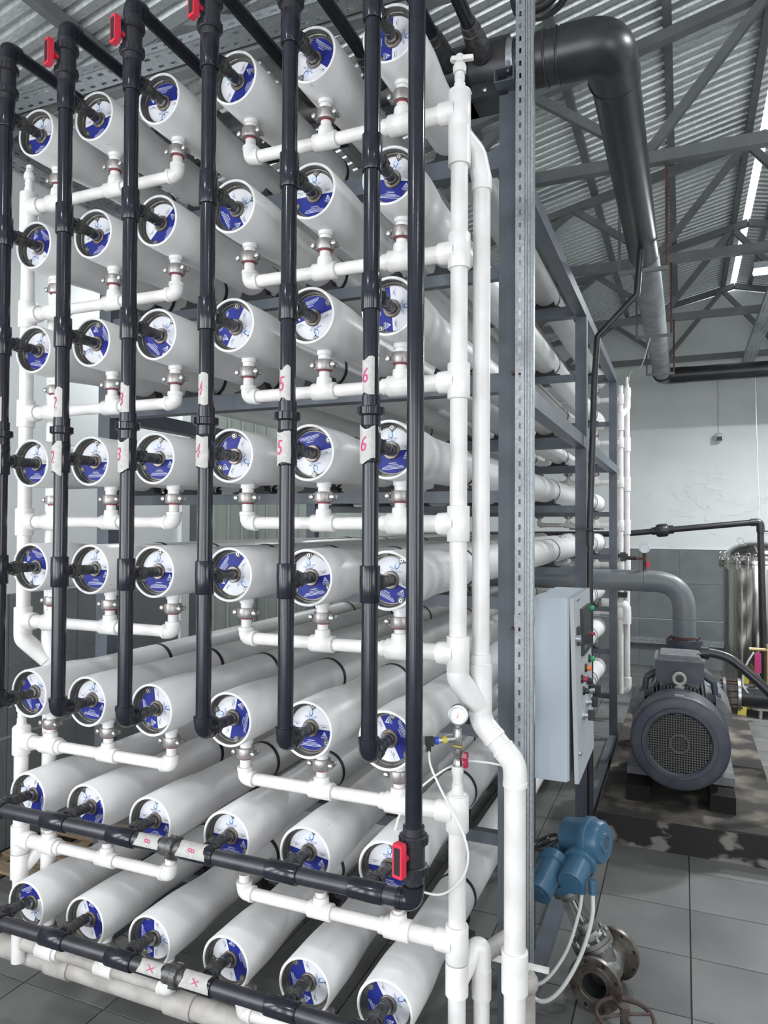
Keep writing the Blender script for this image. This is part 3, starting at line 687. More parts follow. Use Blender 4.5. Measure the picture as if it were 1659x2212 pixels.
for i in range(8):
    rt = {0: 'top', 7: 'bottom'}.get(i, ROWN[i])
    manifold(i, [XS[3], XS[4], XS[5]], XRR, YM, 'white pipe manifold under the three right vessels of the %s row' % rt, 'front permeate manifolds')
    manifold(i, [XS[2], XS[1], XS[0]], XRL, YM, 'white pipe manifold under the three left vessels of the %s row' % rt, 'front permeate manifolds', M_DIRTY if i == 7 else None)
for i in range(6):
    manifold(i, [XS[3], XS[4], XS[5]], 2.34, VL - .15, 'far-end white pipe manifold under right vessels of the %s row' % {0: 'top'}.get(i, ROWN[i]), 'far permeate manifolds')
me_rt = {s_: wtee(.0475, .0455, .075, .075, (0, 0, 1), (-s_, 0, 0)) for s_ in (1, -1)}
def tap(parent, z, rz=0.0):
    st = obj('tap_stem', MB().lathe((0, 0, z), (0, 0, 1), [(0, .024), (.03, .024), (.031, .020), (.045, .020), (.046, .022), (.06, .022), (.061, .019), (.075, .019), (.076, .027), (.10, .029), (.118, .022), (.122, .016), (.14, .016)], 18).mesh('tap_stem', M_WP2), parent)
    hb = MB(); hb.prism([(-.032, -.013), (.056, -.009), (.058, .009), (-.032, .014), (-.04, 0)], z + .128, z + .146)
    hb.lathe((0, 0, z + .14), (0, 0, 1), [(0, .017), (.012, .016), (.018, .009)], 14)
    obj('tap_handle', hb.mesh('tap_handle', M_WP2), parent, rot=(0, 0, rz))
def riser_upper(xr, s_, label):
    t = thing('permeate_riser', label, 'pipe', (xr, YM, ZS[4] + DZ)); z0 = ZS[4] + DZ
    zt = ZS[0] + DZ
    obj('pipe', MB().cyl((0, 0, 0), (0, 0, zt - z0), .0365, 28).mesh('pipe', M_WP), t)
    for i in range(5): obj('tee', me_rt[s_], t, (0, 0, ZS[i] + DZ - z0))
    obj('top_cap', MB().lathe((0, 0, zt - z0 + .07), (0, 0, 1), [(0, .0475), (.012, .047), (.016, .03), (.02, .02)], 26).mesh('top_cap', M_WP2), t)
    tap(t, zt - z0 + .085, 0.2 if s_ > 0 else 2.6)
    # 45 degree crossover below the fifth row
    ox = .07 if s_ > 0 else .095
    p = fillet([(0, 0, -.05), (0, 0, -.10), (ox * .65, .06, -.185), (ox * .93, .085, -.22)], .05, 6)
    obj('offset_bend', MB().sweep(p, .0465, 26).mesh('offset_bend', M_WP2), t)
    # upper coupling and sleeve under the top tee, stub bend into the second pipe
    obj('sleeve', MB().lathe((0, 0, zt - z0 - .235), (0, 0, 1), [(0, .037), (.001, .0475), (.160, .0475), (.161, .046)], 28).mesh('sleeve', M_WP2), t)
    p = fillet([(.005, .01, zt - z0 - .10), (ox * .7, .085, zt - z0 - .15), (ox, .10, zt - z0 - .26), (ox, .10, zt - z0 - .31)], .06, 6)
    obj('offset_bend', MB().sweep(p, .044, 24).mesh('offset_bend', M_WP2), t)
    return t
riser_upper(XRR, 1, 'right-hand white vertical collecting pipe with tap on top, upper five rows')
riser_upper(XRL, -1, 'left-hand white vertical collecting pipe with tap on top, upper five rows')
# second vertical pipe behind, continuing into the downpipe at the right
Z5 = ZS[4] + DZ
t = thing('permeate_downpipe', 'white downpipe with two 45 degree bends standing right of the rack', 'pipe', (2.338, .25, 0))
obj('pipe', MB().cyl((0, 0, Z5 - .02), (0, 0, ZS[0] + DZ - .25), .0375, 26).mesh('pipe', M_WP), t)
obj('wye', MB().lathe((0, 0, 1.93), (0, 0, 1), [(0, .047), (.001, .0485), (.17, .0485), (.171, .044), (.21, .044), (.211, .038)], 28).mesh('wye', M_WP2), t)
A, B_ = Vector((0, 0, 1.86)), Vector((.155, -.03, 1.705))
obj('bend', MB().sweep(fillet([(0, 0, 1.94), A, A.lerp(B_, .42)], .09, 8), .049, 28).lathe(A.lerp(B_, .36), B_ - A, [(0, .049), (.001, .0505), (.02, .0505), (.021, .046)], 28).mesh('bend', M_WP2), t)
obj('pipe', MB().cyl(A.lerp(B_, .3), A.lerp(B_, .8), .0455, 28).mesh('pipe', M_WP), t)
obj('bend', MB().sweep(fillet([A.lerp(B_, .66), B_, B_ + Vector((0, 0, -.085))], .09, 8), .049, 28).lathe(A.lerp(B_, .70), A - B_, [(0, .049), (.001, .0505), (.014, .0505), (.015, .046)], 28).lathe(B_ + Vector((0, 0, -.07)), (0, 0, -1), [(0, .049), (.001, .0505), (.02, .0505), (.021, .046)], 28).mesh('bend', M_WP2), t)
obj('pipe', MB().cyl((B_.x, B_.y, B_.z - .06), (B_.x, B_.y, .02), .0445, 28).mesh('pipe', M_WP), t)
obj('socket', MB().lathe((B_.x, B_.y, .78), (0, 0, 1), [(0, .046), (.001, .0545), (.165, .0545), (.168, .052), (.169, .046)], 28).mesh('socket', M_WP2), t)
# lower right riser with gauge
ZL6, ZL7, ZL8 = (ZS[k] + DZ for k in (5, 6, 7))
def riser_lower(xr, s_, label):
    t = thing('permeate_riser', label, 'pipe', (xr, YM, 0))
    obj('pipe', MB().cyl((0, 0, .06 if s_ > 0 else .30), (0, 0, ZL6), .0365, 28).mesh('pipe', M_WP), t)
    for zz in (ZL6, ZL7): obj('tee', me_rt[s_], t, (0, 0, zz))
    obj('sleeve', MB().lathe((0, 0, ZL7 - .21), (0, 0, 1), [(0, .038), (.001, .0475), (.13, .0475), (.131, .047)], 28).mesh('sleeve', M_WP2), t)
    obj('bushing', MB().lathe((0, 0, ZL6 + .073), (0, 0, 1), [(0, .041), (.006, .041), (.010, .032), (.022, .024), (.05, .024), (.051, .020), (.072, .020), (.073, .0215), (.09, .0215), (.091, .025), (.12, .025), (.121, .018)], 24).mesh('bushing', M_WP2), t)
    return t
tR = riser_lower(XRR, 1, 'right-hand lower white collecting pipe below the pressure gauge')
tL = riser_lower(XRL, -1, 'left-hand lower white collecting pipe with a small tap on top')
tap(tL, ZL6 + .085, 2.8)
p = fillet([(0, .02, ZL7 - .17), (.05, .10, ZL7 - .06), (.075, .11, ZL7 - .06), (.075, .11, ZL7 - .26)], .05, 8)
obj('return_bend', MB().sweep(p, .040, 24).mesh('return_bend', M_WP2), tR); obj('side_pipe', MB().cyl((.075, .11, .05), (.075, .11, ZL7 - .12), .034, 24).lathe((.075, .11, ZL7 - .27), (0, 0, 1), [(0, .034), (.001, .0415), (.12, .0415), (.121, .037)], 24).mesh('side_pipe', M_WP), tR)
obj('back_stub', MB().cyl((.07, .11, ZL7 - .10), (.13, .34, ZL7 - .13), .036, 22).mesh('back_stub', M_DIRTY), tR)
obj('return_bend', MB().sweep([(x_ * 1.2, y_, z_) for x_, y_, z_ in p], .040, 24).mesh('return_bend', M_WP2), tL); None
# white second pipe on the left, behind the left riser
t = thing('permeate_downpipe', 'white vertical pipe behind the left-hand collecting pipe', 'pipe', (-.12, .25, 0))
obj('pipe', MB().cyl((0, 0, .30), (0, 0, ZS[0] + DZ - .25), .0375, 26).mesh('pipe', M_WP), t)
obj('wye', MB().lathe((0, 0, 1.90), (0, 0, 1), [(0, .047), (.001, .0485), (.20, .0485), (.201, .044), (.24, .044), (.241, .038)], 28).mesh('wye', M_WP2), t)
# pipe along the floor at the front left
t = thing('floor_collector', 'dusty white collector pipe lying under the bottom vessel row', 'pipe', (0, .22, .30))
obj('pipe', MB().cyl((-.45, 0, 0), (2.2, 0, 0), .055, 26).mesh('pipe', M_DIRTY), t)
for x in (-.05, .75, 1.55): obj('sleeve', MB().lathe((x, 0, 0), (1, 0, 0), [(0, .056), (.001, .064), (.16, .064), (.161, .056)], 26).mesh('sleeve', M_DIRTY), t)
for x in (1.75, 2.12): obj('foot', MB().b(x - .03, x + .03, -.05, .05, -.30, -.05).mesh('foot', M_FRAME), t)
# far-end white riser pair
t = thing('permeate_riser', 'white vertical pipe pair at the far end of the rack', 'pipe', (2.34, VL - .15, 0))
obj('pipe', MB().cyl((0, 0, .4), (0, 0, 4.62), .0365, 22).mesh('pipe', M_WP), t)
obj('pipe', MB().cyl((.075, .12, .55), (.075, .12, 4.50), .04, 22).mesh('pipe', M_WP), t)
for i in range(6): obj('tee', me_rt[1], t, (0, 0, ZS[i] + DZ)); obj('sleeve', MB().lathe((.075, .12, ZS[i] + DZ - .12), (0, 0, 1), [(0, .041), (.001, .05), (.2, .05), (.201, .041)], 22).mesh('sleeve', M_WP2), t)
obj('top_cap', MB().lathe((.075, .12, 4.48), (0, 0, 1), [(0, .055), (.10, .055), (.13, .05), (.131, .03), (.22, .026), (.221, .02), (.28, .02)], 20).mesh('top_cap', M_WP2), t)
obj('bend', MB().sweep(fillet([(0, 0, 4.0), (0, 0, 4.22), (.07, .1, 4.3), (.075, .12, 4.4)], .06, 6), .05, 22).mesh('bend', M_WP2), t)
obj('bottom_bend', MB().sweep(fillet([(.075, .12, .6), (.075, .12, .42), (-.12, .12, .42)], .1, 8), .06, 22).mesh('bottom_bend', M_WP2), t); obj('middle_bend', MB().sweep(fillet([(-.25, .02, 1.62), (.07, .02, 1.62), (.07, .02, 1.35)], .1, 8), .065, 22).mesh('bottom_bend', M_WP2), t)
obj('flange_clamp', MB().box((0, 0, 2.28), (.19, .14, .05)).mesh('flange_clamp', M_BLK), t); obj('flange_clamp', MB().box((0, 0, 1.75), (.17, .14, .07)).mesh('flange_clamp', M_BLK), t)

# ================================================================== SLOTTED STRUT beside the front post
st = thing('slotted_strut', 'galvanised slotted strut channel standing against the front rack post', 'strut', (2.372, .76, 0))
mb = MB(); W_, H_ = .046, 5.75; pit, sl, hw = .062, .026, .0055
ns = int(H_ / pit)
mb.b(0, W_ / 2 - hw, 0, .003, 0, H_); mb.b(W_ / 2 + hw, W_, 0, .003, 0, H_)
for k in range(ns): mb.b(W_ / 2 - hw, W_ / 2 + hw, 0, .003, k * pit + sl, (k + 1) * pit)
mb.b(0, .003, .003, .045, 0, H_); mb.b(W_ - .003, W_, .003, .045, 0, H_)
obj('slotted_face', mb.mesh('slotted_face', M_GALV), st)
mb = MB()
for q in range(3): mb.b(W_ + .002 + q * .014, W_ + .010 + q * .014, .004, .045, 0, H_)
mb.b(W_, W_ + .042, .012, .045, 0, H_)
obj('back_channel', mb.mesh('back_channel', M_GALV), st)
obj('joint_plate', MB().b(-.002, W_ + .002, -.0025, 0, 2.19, 2.25).mesh('joint_plate', M_GALV), st)
tag(obj('dark_post', MB().b(2.22, 2.285, 1.70, 1.77, 0, 1.40).mesh('dark_post', mat('dark_brown_steel', (.035, .03, .03), .6))), 'dark steel upright below the control cabinet', 'post')

# ================================================================== CONTROL CABINET
cb = thing('control_cabinet', 'light grey wall-type control cabinet hung on the rack side', 'cabinet', (2.372, 1.28, 1.29))
obj('body', MB().b(0, .175, 0, .72, .0, 1.0).mesh('cabinet_body', M_CAB), cb)
obj('rim', MB().b(.175, .186, .006, .714, .006, .994).mesh('cabinet_rim', M_CABD), cb)
dr = obj('door', MB().b(0, .022, 0, .72, -1.005, 0).mesh('cabinet_door', M_CABD), cb, (.187, 0, 1.002), (0, math.radians(-1.6), 0), label='door standing slightly ajar with screen and buttons')
sc = obj('screen', MB().b(.022, .037, .24, .60, -.355, -.085).mesh('screen_frame', M_BLK), dr); obj('glass', MB().b(.037, .039, .27, .57, -.325, -.115).mesh('screen_glass', mat('dark_screen', (.03, .035, .04), .12)), sc)
obj('key_tag', MB().b(.022, .040, .075, .155, -.27, -.17).mesh('key_tag', M_BLK), dr); obj('keylock', MB().cyl((.022, .045, -.225), (.05, .045, -.225), .02, 12).mesh('keylock', M_GALV), dr)
obj('latch', MB().lathe((.022, .05, -.85), (1, 0, 0), [(0, .017), (.012, .016), (.016, .008)], 12).mesh('latch', M_GALV), dr)
def button(y, z, m, cap=.016):
    o = obj('button', MB().lathe((.022, y, z), (1, 0, 0), [(0, .026), (.010, .024), (.012, .019)], 16).mesh('bezel', M_BLK), dr); obj('cap', MB().lathe((.033, y, z), (1, 0, 0), [(0, cap), (.018, cap), (.024, cap - .004)], 14).mesh('cap', m), o)
M_GRN = mat('green_button', (.02, .30, .10), .35); M_ORG = mat('orange_button', (.75, .18, .03), .35); M_DRED = mat('dark_red_button', (.32, .015, .05), .35)
button(.22, -.48, M_DRED); button(.40, -.45, M_ORG); button(.58, -.425, M_GRN); button(.64, -.12, M_GRN); button(.64, -.28, M_DRED, .012)
button(.28, -.56, M_BLK); button(.46, -.535, M_BLK); button(.54, -.58, M_BLK)
for (y, z) in ((.25, -.69), (.43, -.655), (.60, -.62)):
    o = obj('switch', MB().lathe((.022, y, z), (1, 0, 0), [(0, .03), (.012, .028), (.013, .02), (.03, .018)], 16).mesh('switch_base', M_GALV), dr); obj('knob', MB().b(.05, .085, y - .013, y + .013, z - .028, z + .028).mesh('knob', M_BLK), o)
put = MB(); obj('stamp', MB().b(.0221, .0226, .12, .26, -.032, -.026).mesh('stamp', M_INK), dr)
for q in (.05, .55): obj('side_bracket', MB().b(-.02, .0, q, q + .05, .04, .09).mesh('cab_bracket', M_FRAME), cb)

# ================================================================== PLINTH, MOTOR, PUMP
pl = thing('concrete_plinth', 'oil-stained concrete plinth under the motor and pump', 'plinth', (3.15, 5.4, 0))
obj('body', MB().b(-.70, .72, -1.73, 2.2, 0, .245).mesh('plinth_body', M_BITU), pl); obj('top_slab', MB().b(-.70, .72, -1.735, 2.2, .245, .262).mesh('plinth_top', M_CONC), pl)
mo = thing('electric_motor', 'large dark grey electric motor with round perforated fan cover', 'motor', (3.098, 3.88, .262))
MZ = .575; MRr = .402
obj('fan_cover', MB().lathe((0, 0, MZ), (0, 1, 0), [(.012, .250), (.004, .256), (0, .262), (-.006, .268), (-.006, .300), (.004, .306), (.006, .374), (.012, .388), (.022, .397), (.04, .401), (.34, MRr), (.34, .39)], 56, caps=(False, False)).mesh('fan_cover', M_MOTOR), mo)
g_ = MB(); R_ = .248; step = .0205; wd = .0075
k = -12
for k in range(-12, 13):
    h = math.sqrt(max(R_ ** 2 - (k * step) ** 2, 0))
    if h > .02: g_.b(k * step - wd / 2, k * step + wd / 2, .010, .014, MZ - h, MZ + h); g_.b(-h, h, .0105, .0145, MZ + k * step - wd / 2, MZ + k * step + wd / 2)
gr = obj('fan_grille', g_.mesh('fan_grille', mat('dusty_grille', (.075, .072, .07), .6)), mo); gr['kind'] = 'stuff'
obj('grille_hub', MB().ring((0, .009, MZ), (0, 1, 0), .075, .012, 32, 6).mesh('grille_hub', mat('dusty_grille', (.075, .072, .07), .6)), mo)
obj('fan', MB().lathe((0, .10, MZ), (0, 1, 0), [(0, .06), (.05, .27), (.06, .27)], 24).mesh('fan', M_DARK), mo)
obj('housing', MB().lathe((0, .33, MZ), (0, 1, 0), [(0, .36), (.02, .365), (.9, .365), (.95, .33), (1.0, .12)], 48).b(-.40, -.30, .40, 1.22, MZ - .22, MZ + .18).b(.30, .40, .40, 1.22, MZ - .22, MZ + .18).mesh('motor_housing', M_MOTORD), mo)
fm = MB().b(-.004, .004, 0, .80, 0, .055).mesh('fin', M_MOTORD)
for k in range(15):
    x = -.224 + k * .032; obj('fin', fm, mo, (x, .42, MZ + math.sqrt(.365 ** 2 - x * x) - .008))
for s_ in (-1, 1):
    obj('lug', MB().prism([(.30, .22), (.40, .10), (.43, .12), (.43, .20), (.36, .30), (.30, .33)] if s_ > 0 else [(-.30, .22), (-.30, .33), (-.36, .30), (-.43, .20), (-.43, .12), (-.40, .10)], .45, 1.1, lambda x, y, z: (x, z, MZ + y)).mesh('lug', M_MOTORD), mo)
    obj('foot', MB().b(s_ * .36 - .09, s_ * .36 + .09, .42, 1.25, .14, .21).b(s_ * .33 - .03, s_ * .33 + .03, .45, 1.2, .2, .45).mesh('motor_foot', M_MOTORD), mo)
    obj('base_rail', MB().b(s_ * .34 - .10, s_ * .34 + .10, .13, 1.6, .0, .14).mesh('base_rail', mat('black_oily_steel', (.011, .010, .010), .75, spec=.2)), mo)
    obj('terminal_gland', MB().cyl((s_ * .20, .55, MZ + .50), (s_ * .285, .55, MZ + .44), .032, 14).cyl((s_ * .285, .55, MZ + .44), (s_ * .30, .55, MZ + .33), .028, 14).b(s_ * .285 - .06, s_ * .285 + .06, .5, .6, MZ + .27, MZ + .335).mesh('gland', M_MOTOR), mo)
obj('terminal_neck', MB().b(-.165, .165, .52, .86, MZ + .30, MZ + .44).mesh('terminal_neck', M_MOTORD), mo)
tbx = obj('terminal_box', MB().b(-.205, .205, .46, .90, MZ + .43, MZ + .62).mesh('terminal_box', M_MOTOR), mo)
obj('lid', MB().b(-.215, .215, .45, .91, MZ + .62, MZ + .64).prism([(-.19, 0), (.19, 0), (.165, .03), (-.165, .03)], .48, .88, lambda x, y, z: (x, z, MZ + .64 + y)).mesh('terminal_lid', M_MOTORD), tbx)
obj('eyebolt', MB().ring((0, .40, MZ + .475), (0, 1, 0), .048, .016, 24, 8).cyl((0, .40, MZ + .36), (0, .40, MZ + .43), .026, 14).cyl((0, .40, MZ + .395), (0, .40, MZ + .41), .045, 18).mesh('eyebolt', mat('pale_eyebolt', (.33, .33, .30), .5)), mo)
obj('nameplate', MB().b(-.035, .035, .055, .08, MZ + MRr - .004, MZ + MRr + .002).mesh('nameplate', M_GALV), mo)
# pump body behind the motor
pu = thing('centrifugal_pump', 'dark centrifugal pump casing behind the motor', 'pump', (3.14, 5.9, .262))
obj('casing', MB().lathe((0, -.28, .57), (0, 1, 0), [(0, .16), (.08, .30), (.2, .36), (.36, .36), (.48, .28), (.54, .14)], 36).mesh('casing', M_MOTOR), pu)
obj('coupling_guard', MB().cyl((0, -.75, .57), (0, -.25, .57), .14, 20).mesh('coupling_guard', M_MOTOR), pu)
obj('pump_foot', MB().b(-.25, .25, -.2, .2, 0, .3).mesh('pump_foot', M_MOTOR), pu)
obj('outlet', MB().cyl((0, 0, .75), (0, 0, 1.10), .11, 24).cyl((0, 0, 1.10), (0, 0, 1.14), .19, 28).mesh('outlet', M_MOTOR), pu)
obj('suction_neck', MB().cyl((.15, -.30, .69), (.37, -.30, .68), .105, 24).cyl((.37, -.30, .68), (.40, -.30, .68), .165, 28).mesh('suction_neck', M_STEELP), pu)
# suction pipe with bright flange
su = thing('suction_pipe', 'black suction pipe with bright steel flange right of the pump', 'pipe', (3.62, 5.6, .94))
obj('flange', MB().lathe((.03, 0, 0), (1, 0, 0), [(0, .165), (.028, .165), (.03, .12)], 36).mesh('flange', M_BOLT), su)
obj('pipe', MB().cyl((.06, 0, 0), (1.9, .0, .0), .118, 28).cyl((.18, 0, 0), (.30, 0, 0), .124, 28).mesh('suction_pipe', M_HDPE), su)
for k in range(6):
    a = k * PI / 3; obj('stud', MB().cyl((-.13, .142 * math.cos(a), .142 * math.sin(a)), (.075, .142 * math.cos(a), .142 * math.sin(a)), .010, 8).mesh('stud', M_RUST), su)
for q in (.8, 1.6): obj('support', MB().b(q, q + .1, -.05, .05, -.94, -.11).mesh('support', M_MOTOR), su)
# grey discharge pipe with long bend
dp = thing('discharge_pipe', 'grey painted steel discharge pipe bending left into the rack', 'pipe', (3.14, 5.9, 1.402))
P_ = fillet([(0, 0, .0), (0, 0, .665), (-.75, 0, .665)], .40, 16)
obj('bend', MB().sweep([q for q in P_], .12, 36).mesh('discharge_bend', M_STEELP), dp)
obj('run', MB().cyl((-.70, 0, .665), (-2.4, 0, .66), .12, 36).mesh('discharge_run', M_STEELP), dp)
obj('weld', MB().ring((0, 0, .27), (0, 0, 1), .12, .006, 36, 6).mesh('weld', M_STEELP), dp); obj('weld', MB().ring((-.41, 0, .665), (1, 0, 0), .12, .006, 36, 6).mesh('weld', M_STEELP), dp)
obj('flange', MB().cyl((0, 0, 0), (0, 0, .035), .19, 32).mesh('flange', M_MOTOR), dp)
for k in range(8):
    a = k * PI / 4 + .2; obj('bolt', MB().cyl((.16 * math.cos(a), .16 * math.sin(a), -.06), (.16 * math.cos(a), .16 * math.sin(a), .06), .012, 8).mesh('bolt', M_RUST), dp)
obj('rust_streak', MB().lathe((0, 0, .036), (0, 0, 1), [(0, .1215), (.03, .1212)], 36).mesh('rust_streak', M_RUST), dp)
def gauge(t, c, R, lookat, key):
    c = Vector(c); d = (Vector(lookat) - c); d.z *= .6; d.normalize(); x = Vector((0, 0, 1)).cross(d).normalized(); y = d.cross(x).normalized()
    g = obj('gauge', MB().lathe(c - d * .022, d, [(0, R * .93), (.004, R), (.034, R), (.040, R * .98), (.041, R * .86), (.034, R * .85)], 30, caps=(True, False)).mesh('gauge_case', M_BOLT), t)
    obj('dial', MB().lathe(c + d * .0125, d, [(0, R * .86), (.001, R * .86)], 28).mesh('gauge_dial', mat('gauge_dial', (.72, .75, .78), .4)), g)
    mk = MB(); fn = lambda px, py: tuple(c + d * .0145 + x * px + y * py)
    for k in range(28):
        a = math.radians(225 - 270 * k / 27); r1 = R * (.62 if k % 3 == 0 else .70); q = R * .012
        ca, sa = math.cos(a), math.sin(a); mk.add([fn(r1 * ca - q * sa, r1 * sa + q * ca), fn(r1 * ca + q * sa, r1 * sa - q * ca), fn(R * .80 * ca + q * sa, R * .80 * sa - q * ca), fn(R * .80 * ca - q * sa, R * .80 * sa + q * ca)], [(0, 1, 2, 3)], 0)
    a = math.radians(75); ca, sa = math.cos(a), math.sin(a); q = R * .03
    mk.add([fn(-.3 * R * ca - q * sa, -.3 * R * sa + q * ca), fn(-.3 * R * ca + q * sa, -.3 * R * sa - q * ca), fn(R * .7 * ca, R * .7 * sa)], [(0, 1, 2)], 1)
    obj('dial_marks', mk.mesh('dial_marks', [M_INK, M_RED]), g)['kind'] = 'stuff'
    return g
ga = thing('pressure_gauge', 'pressure gauge with red ball valve on the grey discharge pipe', 'gauge', (2.73, 5.9, 2.187))
obj('stem', MB().cyl((0, 0, 0), (0, 0, .20), .022, 12).cyl((0, 0, .13), (-.10, -.02, .135), .016, 10).mesh('stem', M_RUST), ga); gauge(ga, (0, -.03, .255), .062, (.2, -3, .255), 'a')
obj('transmitter', MB().cyl((-.09, -.02, .135), (-.20, -.03, .14), .022, 12).b(-.26, -.20, -.06, 0, .10, .20).mesh('transmitter', M_BLK), ga); obj('handle', MB().b(.02, .06, -.05, -.02, .04, .10).mesh('handle', M_RED), ga)

# ================================================================== STAINLESS FILTER VESSEL
fv = thing('filter_housing', 'tall polished stainless steel filter housing with domed lid', 'filter', (4.13, 9.0, 0)); FR = .45
obj('body', MB().cyl((0, 0, .12), (0, 0, 2.13), FR, 56).mesh('filter_body', M_INOX), fv)
for k in range(3): a = k * 2.1 + .5; obj('leg', MB().cyl((.4 * math.cos(a), .4 * math.sin(a), 0), (.4 * math.cos(a), .4 * math.sin(a), .2), .03, 10).mesh('leg', M_INOX), fv)
obj('lower_flange', MB().cyl((0, 0, 2.10), (0, 0, 2.15), FR + .06, 56).mesh('lower_flange', M_INOX), fv)
obj('lid', MB().lathe((0, 0, 2.16), (0, 0, 1), [(0, FR + .06), (.045, FR + .06), (.05, FR + .005)] + [(.05 + .27 * math.sin(PI / 2 * k / 9), (FR) * math.cos(PI / 2 * k / 9) + .002) for k in range(10)], 56).mesh('filter_lid', M_INOX), fv)
sb = MB().cyl((0, 0, 2.08), (0, 0, 2.27), .014, 10).cyl((0, 0, 2.205), (0, 0, 2.235), .026, 10).ring((0, 0, 2.285), (1, 0, 0), .026, .008, 14, 6).mesh('swing_bolt', M_BOLT)
for k in range(20): a = 2 * PI * k / 20; obj('swing_bolt', sb, fv, ((FR + .05) * math.cos(a), (FR + .05) * math.sin(a), 0), (0, 0, a))
obj('lifting_ring', MB().ring((-.22, -.1, 2.485), (0, 1, 0), .042, .010, 18, 6).mesh('lifting_ring', M_BOLT), fv)
obj('vent_nozzle', MB().sweep(fillet([(.02, -.08, 2.44), (.02, -.08, 2.60), (.18, -.08, 2.60)], .06, 6), .032, 14).cyl((.02, -.08, 2.43), (.02, -.08, 2.46), .09, 20).mesh('vent_nozzle', M_INOX), fv)
yb = tag(obj('yellow_board', MB().prism([(-.055, 0), (.055, 0), (.045, .68), (-.01, .74), (-.045, .68)], -.012, .012, lambda x, y, z: (x, z, y)).mesh('yellow_board', M_YEL), None, (3.86, 8.28, 0), (math.radians(-9), math.radians(6), 0)), 'narrow yellow board leaning against the stainless filter housing', 'board')
hs_ = thing('motor_cable', 'thick black corrugated cable hose leaving the motor terminal box', 'cable', (3.32, 4.55, 1.52))
obj('hose', MB().sweep(spline([(-.03, 0, 0), (.06, 0, .0), (.19, 0, -.035), (.30, -.02, -.11), (.45, -.05, -.24), (.60, -.05, -.40), (.75, 0, -.62), (.85, .1, -1.0), (.88, .2, -1.5)], 6), .042, 16).cyl((-.04, 0, 0), (.03, 0, 0), .06, 18).mesh('hose', M_HDPE), hs_)
pv = thing('drain_valve', 'small brass valve with pink handle at the right edge', 'valve', (3.93, 5.6, 1.06))
obj('body', MB().cyl((0, 0, 0), (0, 0, .42), .018, 10).cyl((-.17, 0, .36), (0, 0, .36), .018, 10).mesh('drain_body', mat('brass', (.45, .36, .18), .35, .9)), pv)
obj('handle', MB().b(-.12, -.06, -.02, .02, .12, .32).mesh('handle', mat('pink_handle', (.55, .03, .17), .4)), pv)
tag(obj('signal_cable', MB().sweep(spline([(3.80, 5.55, 1.40), (3.72, 5.5, 1.25), (3.70, 5.5, 1.05), (3.85, 5.5, .93), (4.1, 5.5, 1.05), (4.3, 5.6, .9)], 8), .009, 8).mesh('signal_cable', M_CABLE)), 'thin pale cable looping near the suction pipe', 'cable')

# ================================================================== BLACK SERVICE PIPES
t = thing('service_pipe', 'thin black plastic pipe crossing behind the rack to the filter', 'pipe', (2.31, 8.35, 2.57))
obj('pipe', MB().sweep(fillet([(-3.4, 0, -.04), (0, 0, .0), (1.80, 0, .185), (1.84, 0, -1.6), (1.84, 0, -2.0)], .05, 6), .042, 20).mesh('service_pipe', M_HDPE), t)
obj('union', MB().lathe((.40, 0, .043), (1, 0, .1), [(0, .055), (.06, .057), (.061, .08), (.10, .095), (.20, .095), (.22, .08), (.23, .062), (.30, .06)], 18).mesh('union', M_HDPE), t)
obj('elbow', MB().sweep(fillet([(1.68, 0, .172), (1.80, 0, .185), (1.805, 0, .04)], .06, 6), .052, 20).mesh('elbow', M_HDPE), t)
t = thing('service_pipe', 'thin black pipe bending down the outside of the middle rack post', 'pipe', (2.43, 3.50, 2.0))
obj('pipe', MB().sweep(fillet([(.39, 0, 3.05), (.355, 0, 2.60), (.04, 0, 2.28), (.015, 0, 1.9), (-.02, 0, .75), (-.02, 0, -.1), (-.02, 0, -2.0)], .05, 5), .026, 16).mesh('service_pipe', M_HDPE), t)
obj('socket', MB().lathe((-.02, 0, .52), (0, 0, 1), [(0, .034), (.12, .034), (.125, .027)], 14).mesh('socket', M_HDPE), t)
obj('cable_tie', MB().box((-.06, .11, .66), (.25, .32, .012)).mesh('cable_tie', M_BLK), t)

# ================================================================== GAUGE TREE on the lower right riser
ga = thing('pressure_gauge', 'round pressure gauge with sensor on top of the white riser', 'gauge', (XRR, YM, ZL6 + .19))
obj('ball_valve', MB().lathe((0, 0, 0), (0, 0, 1), [(0, .016), (.004, .020), (.018, .020), (.022, .018), (.05, .018), (.054, .021), (.068, .021), (.07, .014), (.08, .014)], 8).mesh('ball_valve', M_NIP), ga)
hd = MB().cyl((.018, -.005, .032), (.034, -.005, .032), .006, 8); hd.prism([(-.013, -.03), (.013, -.03), (.016, -.012), (.008, 0), (.016, .012), (.013, .03), (-.013, .03), (-.016, .012), (-.008, 0), (-.016, -.012)], .030, .044, lambda x, y, z: (z, x - .005, .032 + y))
obj('handle', hd.mesh('gv_handle', M_DRED), ga, label='small dark red butterfly handle')
obj('tee', MB().lathe((0, 0, .075), (0, 0, 1), [(0, .015), (.002, .0165), (.02, .0165), (.03, .019), (.06, .019), (.07, .0165), (.085, .0165), (.086, .011), (.10, .011)], 14).cyl((0, 0, .115), (-.035, -.02, .112), .015, 12).mesh('gauge_tee', M_NIP), ga)
gauge(ga, (.004, -.004, .215), .042, (.55, -2.9, .5), 'b')
sn = obj('sensor', MB().cyl((-.034, -.019, .112), (-.075, -.042, .109), .0135, 16).mesh('sensor_body', M_BOLT), ga)
obj('yellow_band', MB().cyl((-.040, -.022, .1115), (-.056, -.031, .1105), .0145, 16).mesh('yellow_band', M_YEL), sn); obj('blue_band', MB().cyl((-.072, -.040, .1092), (-.084, -.047, .1085), .016, 16).mesh('blue_band', M_BLU2), sn)
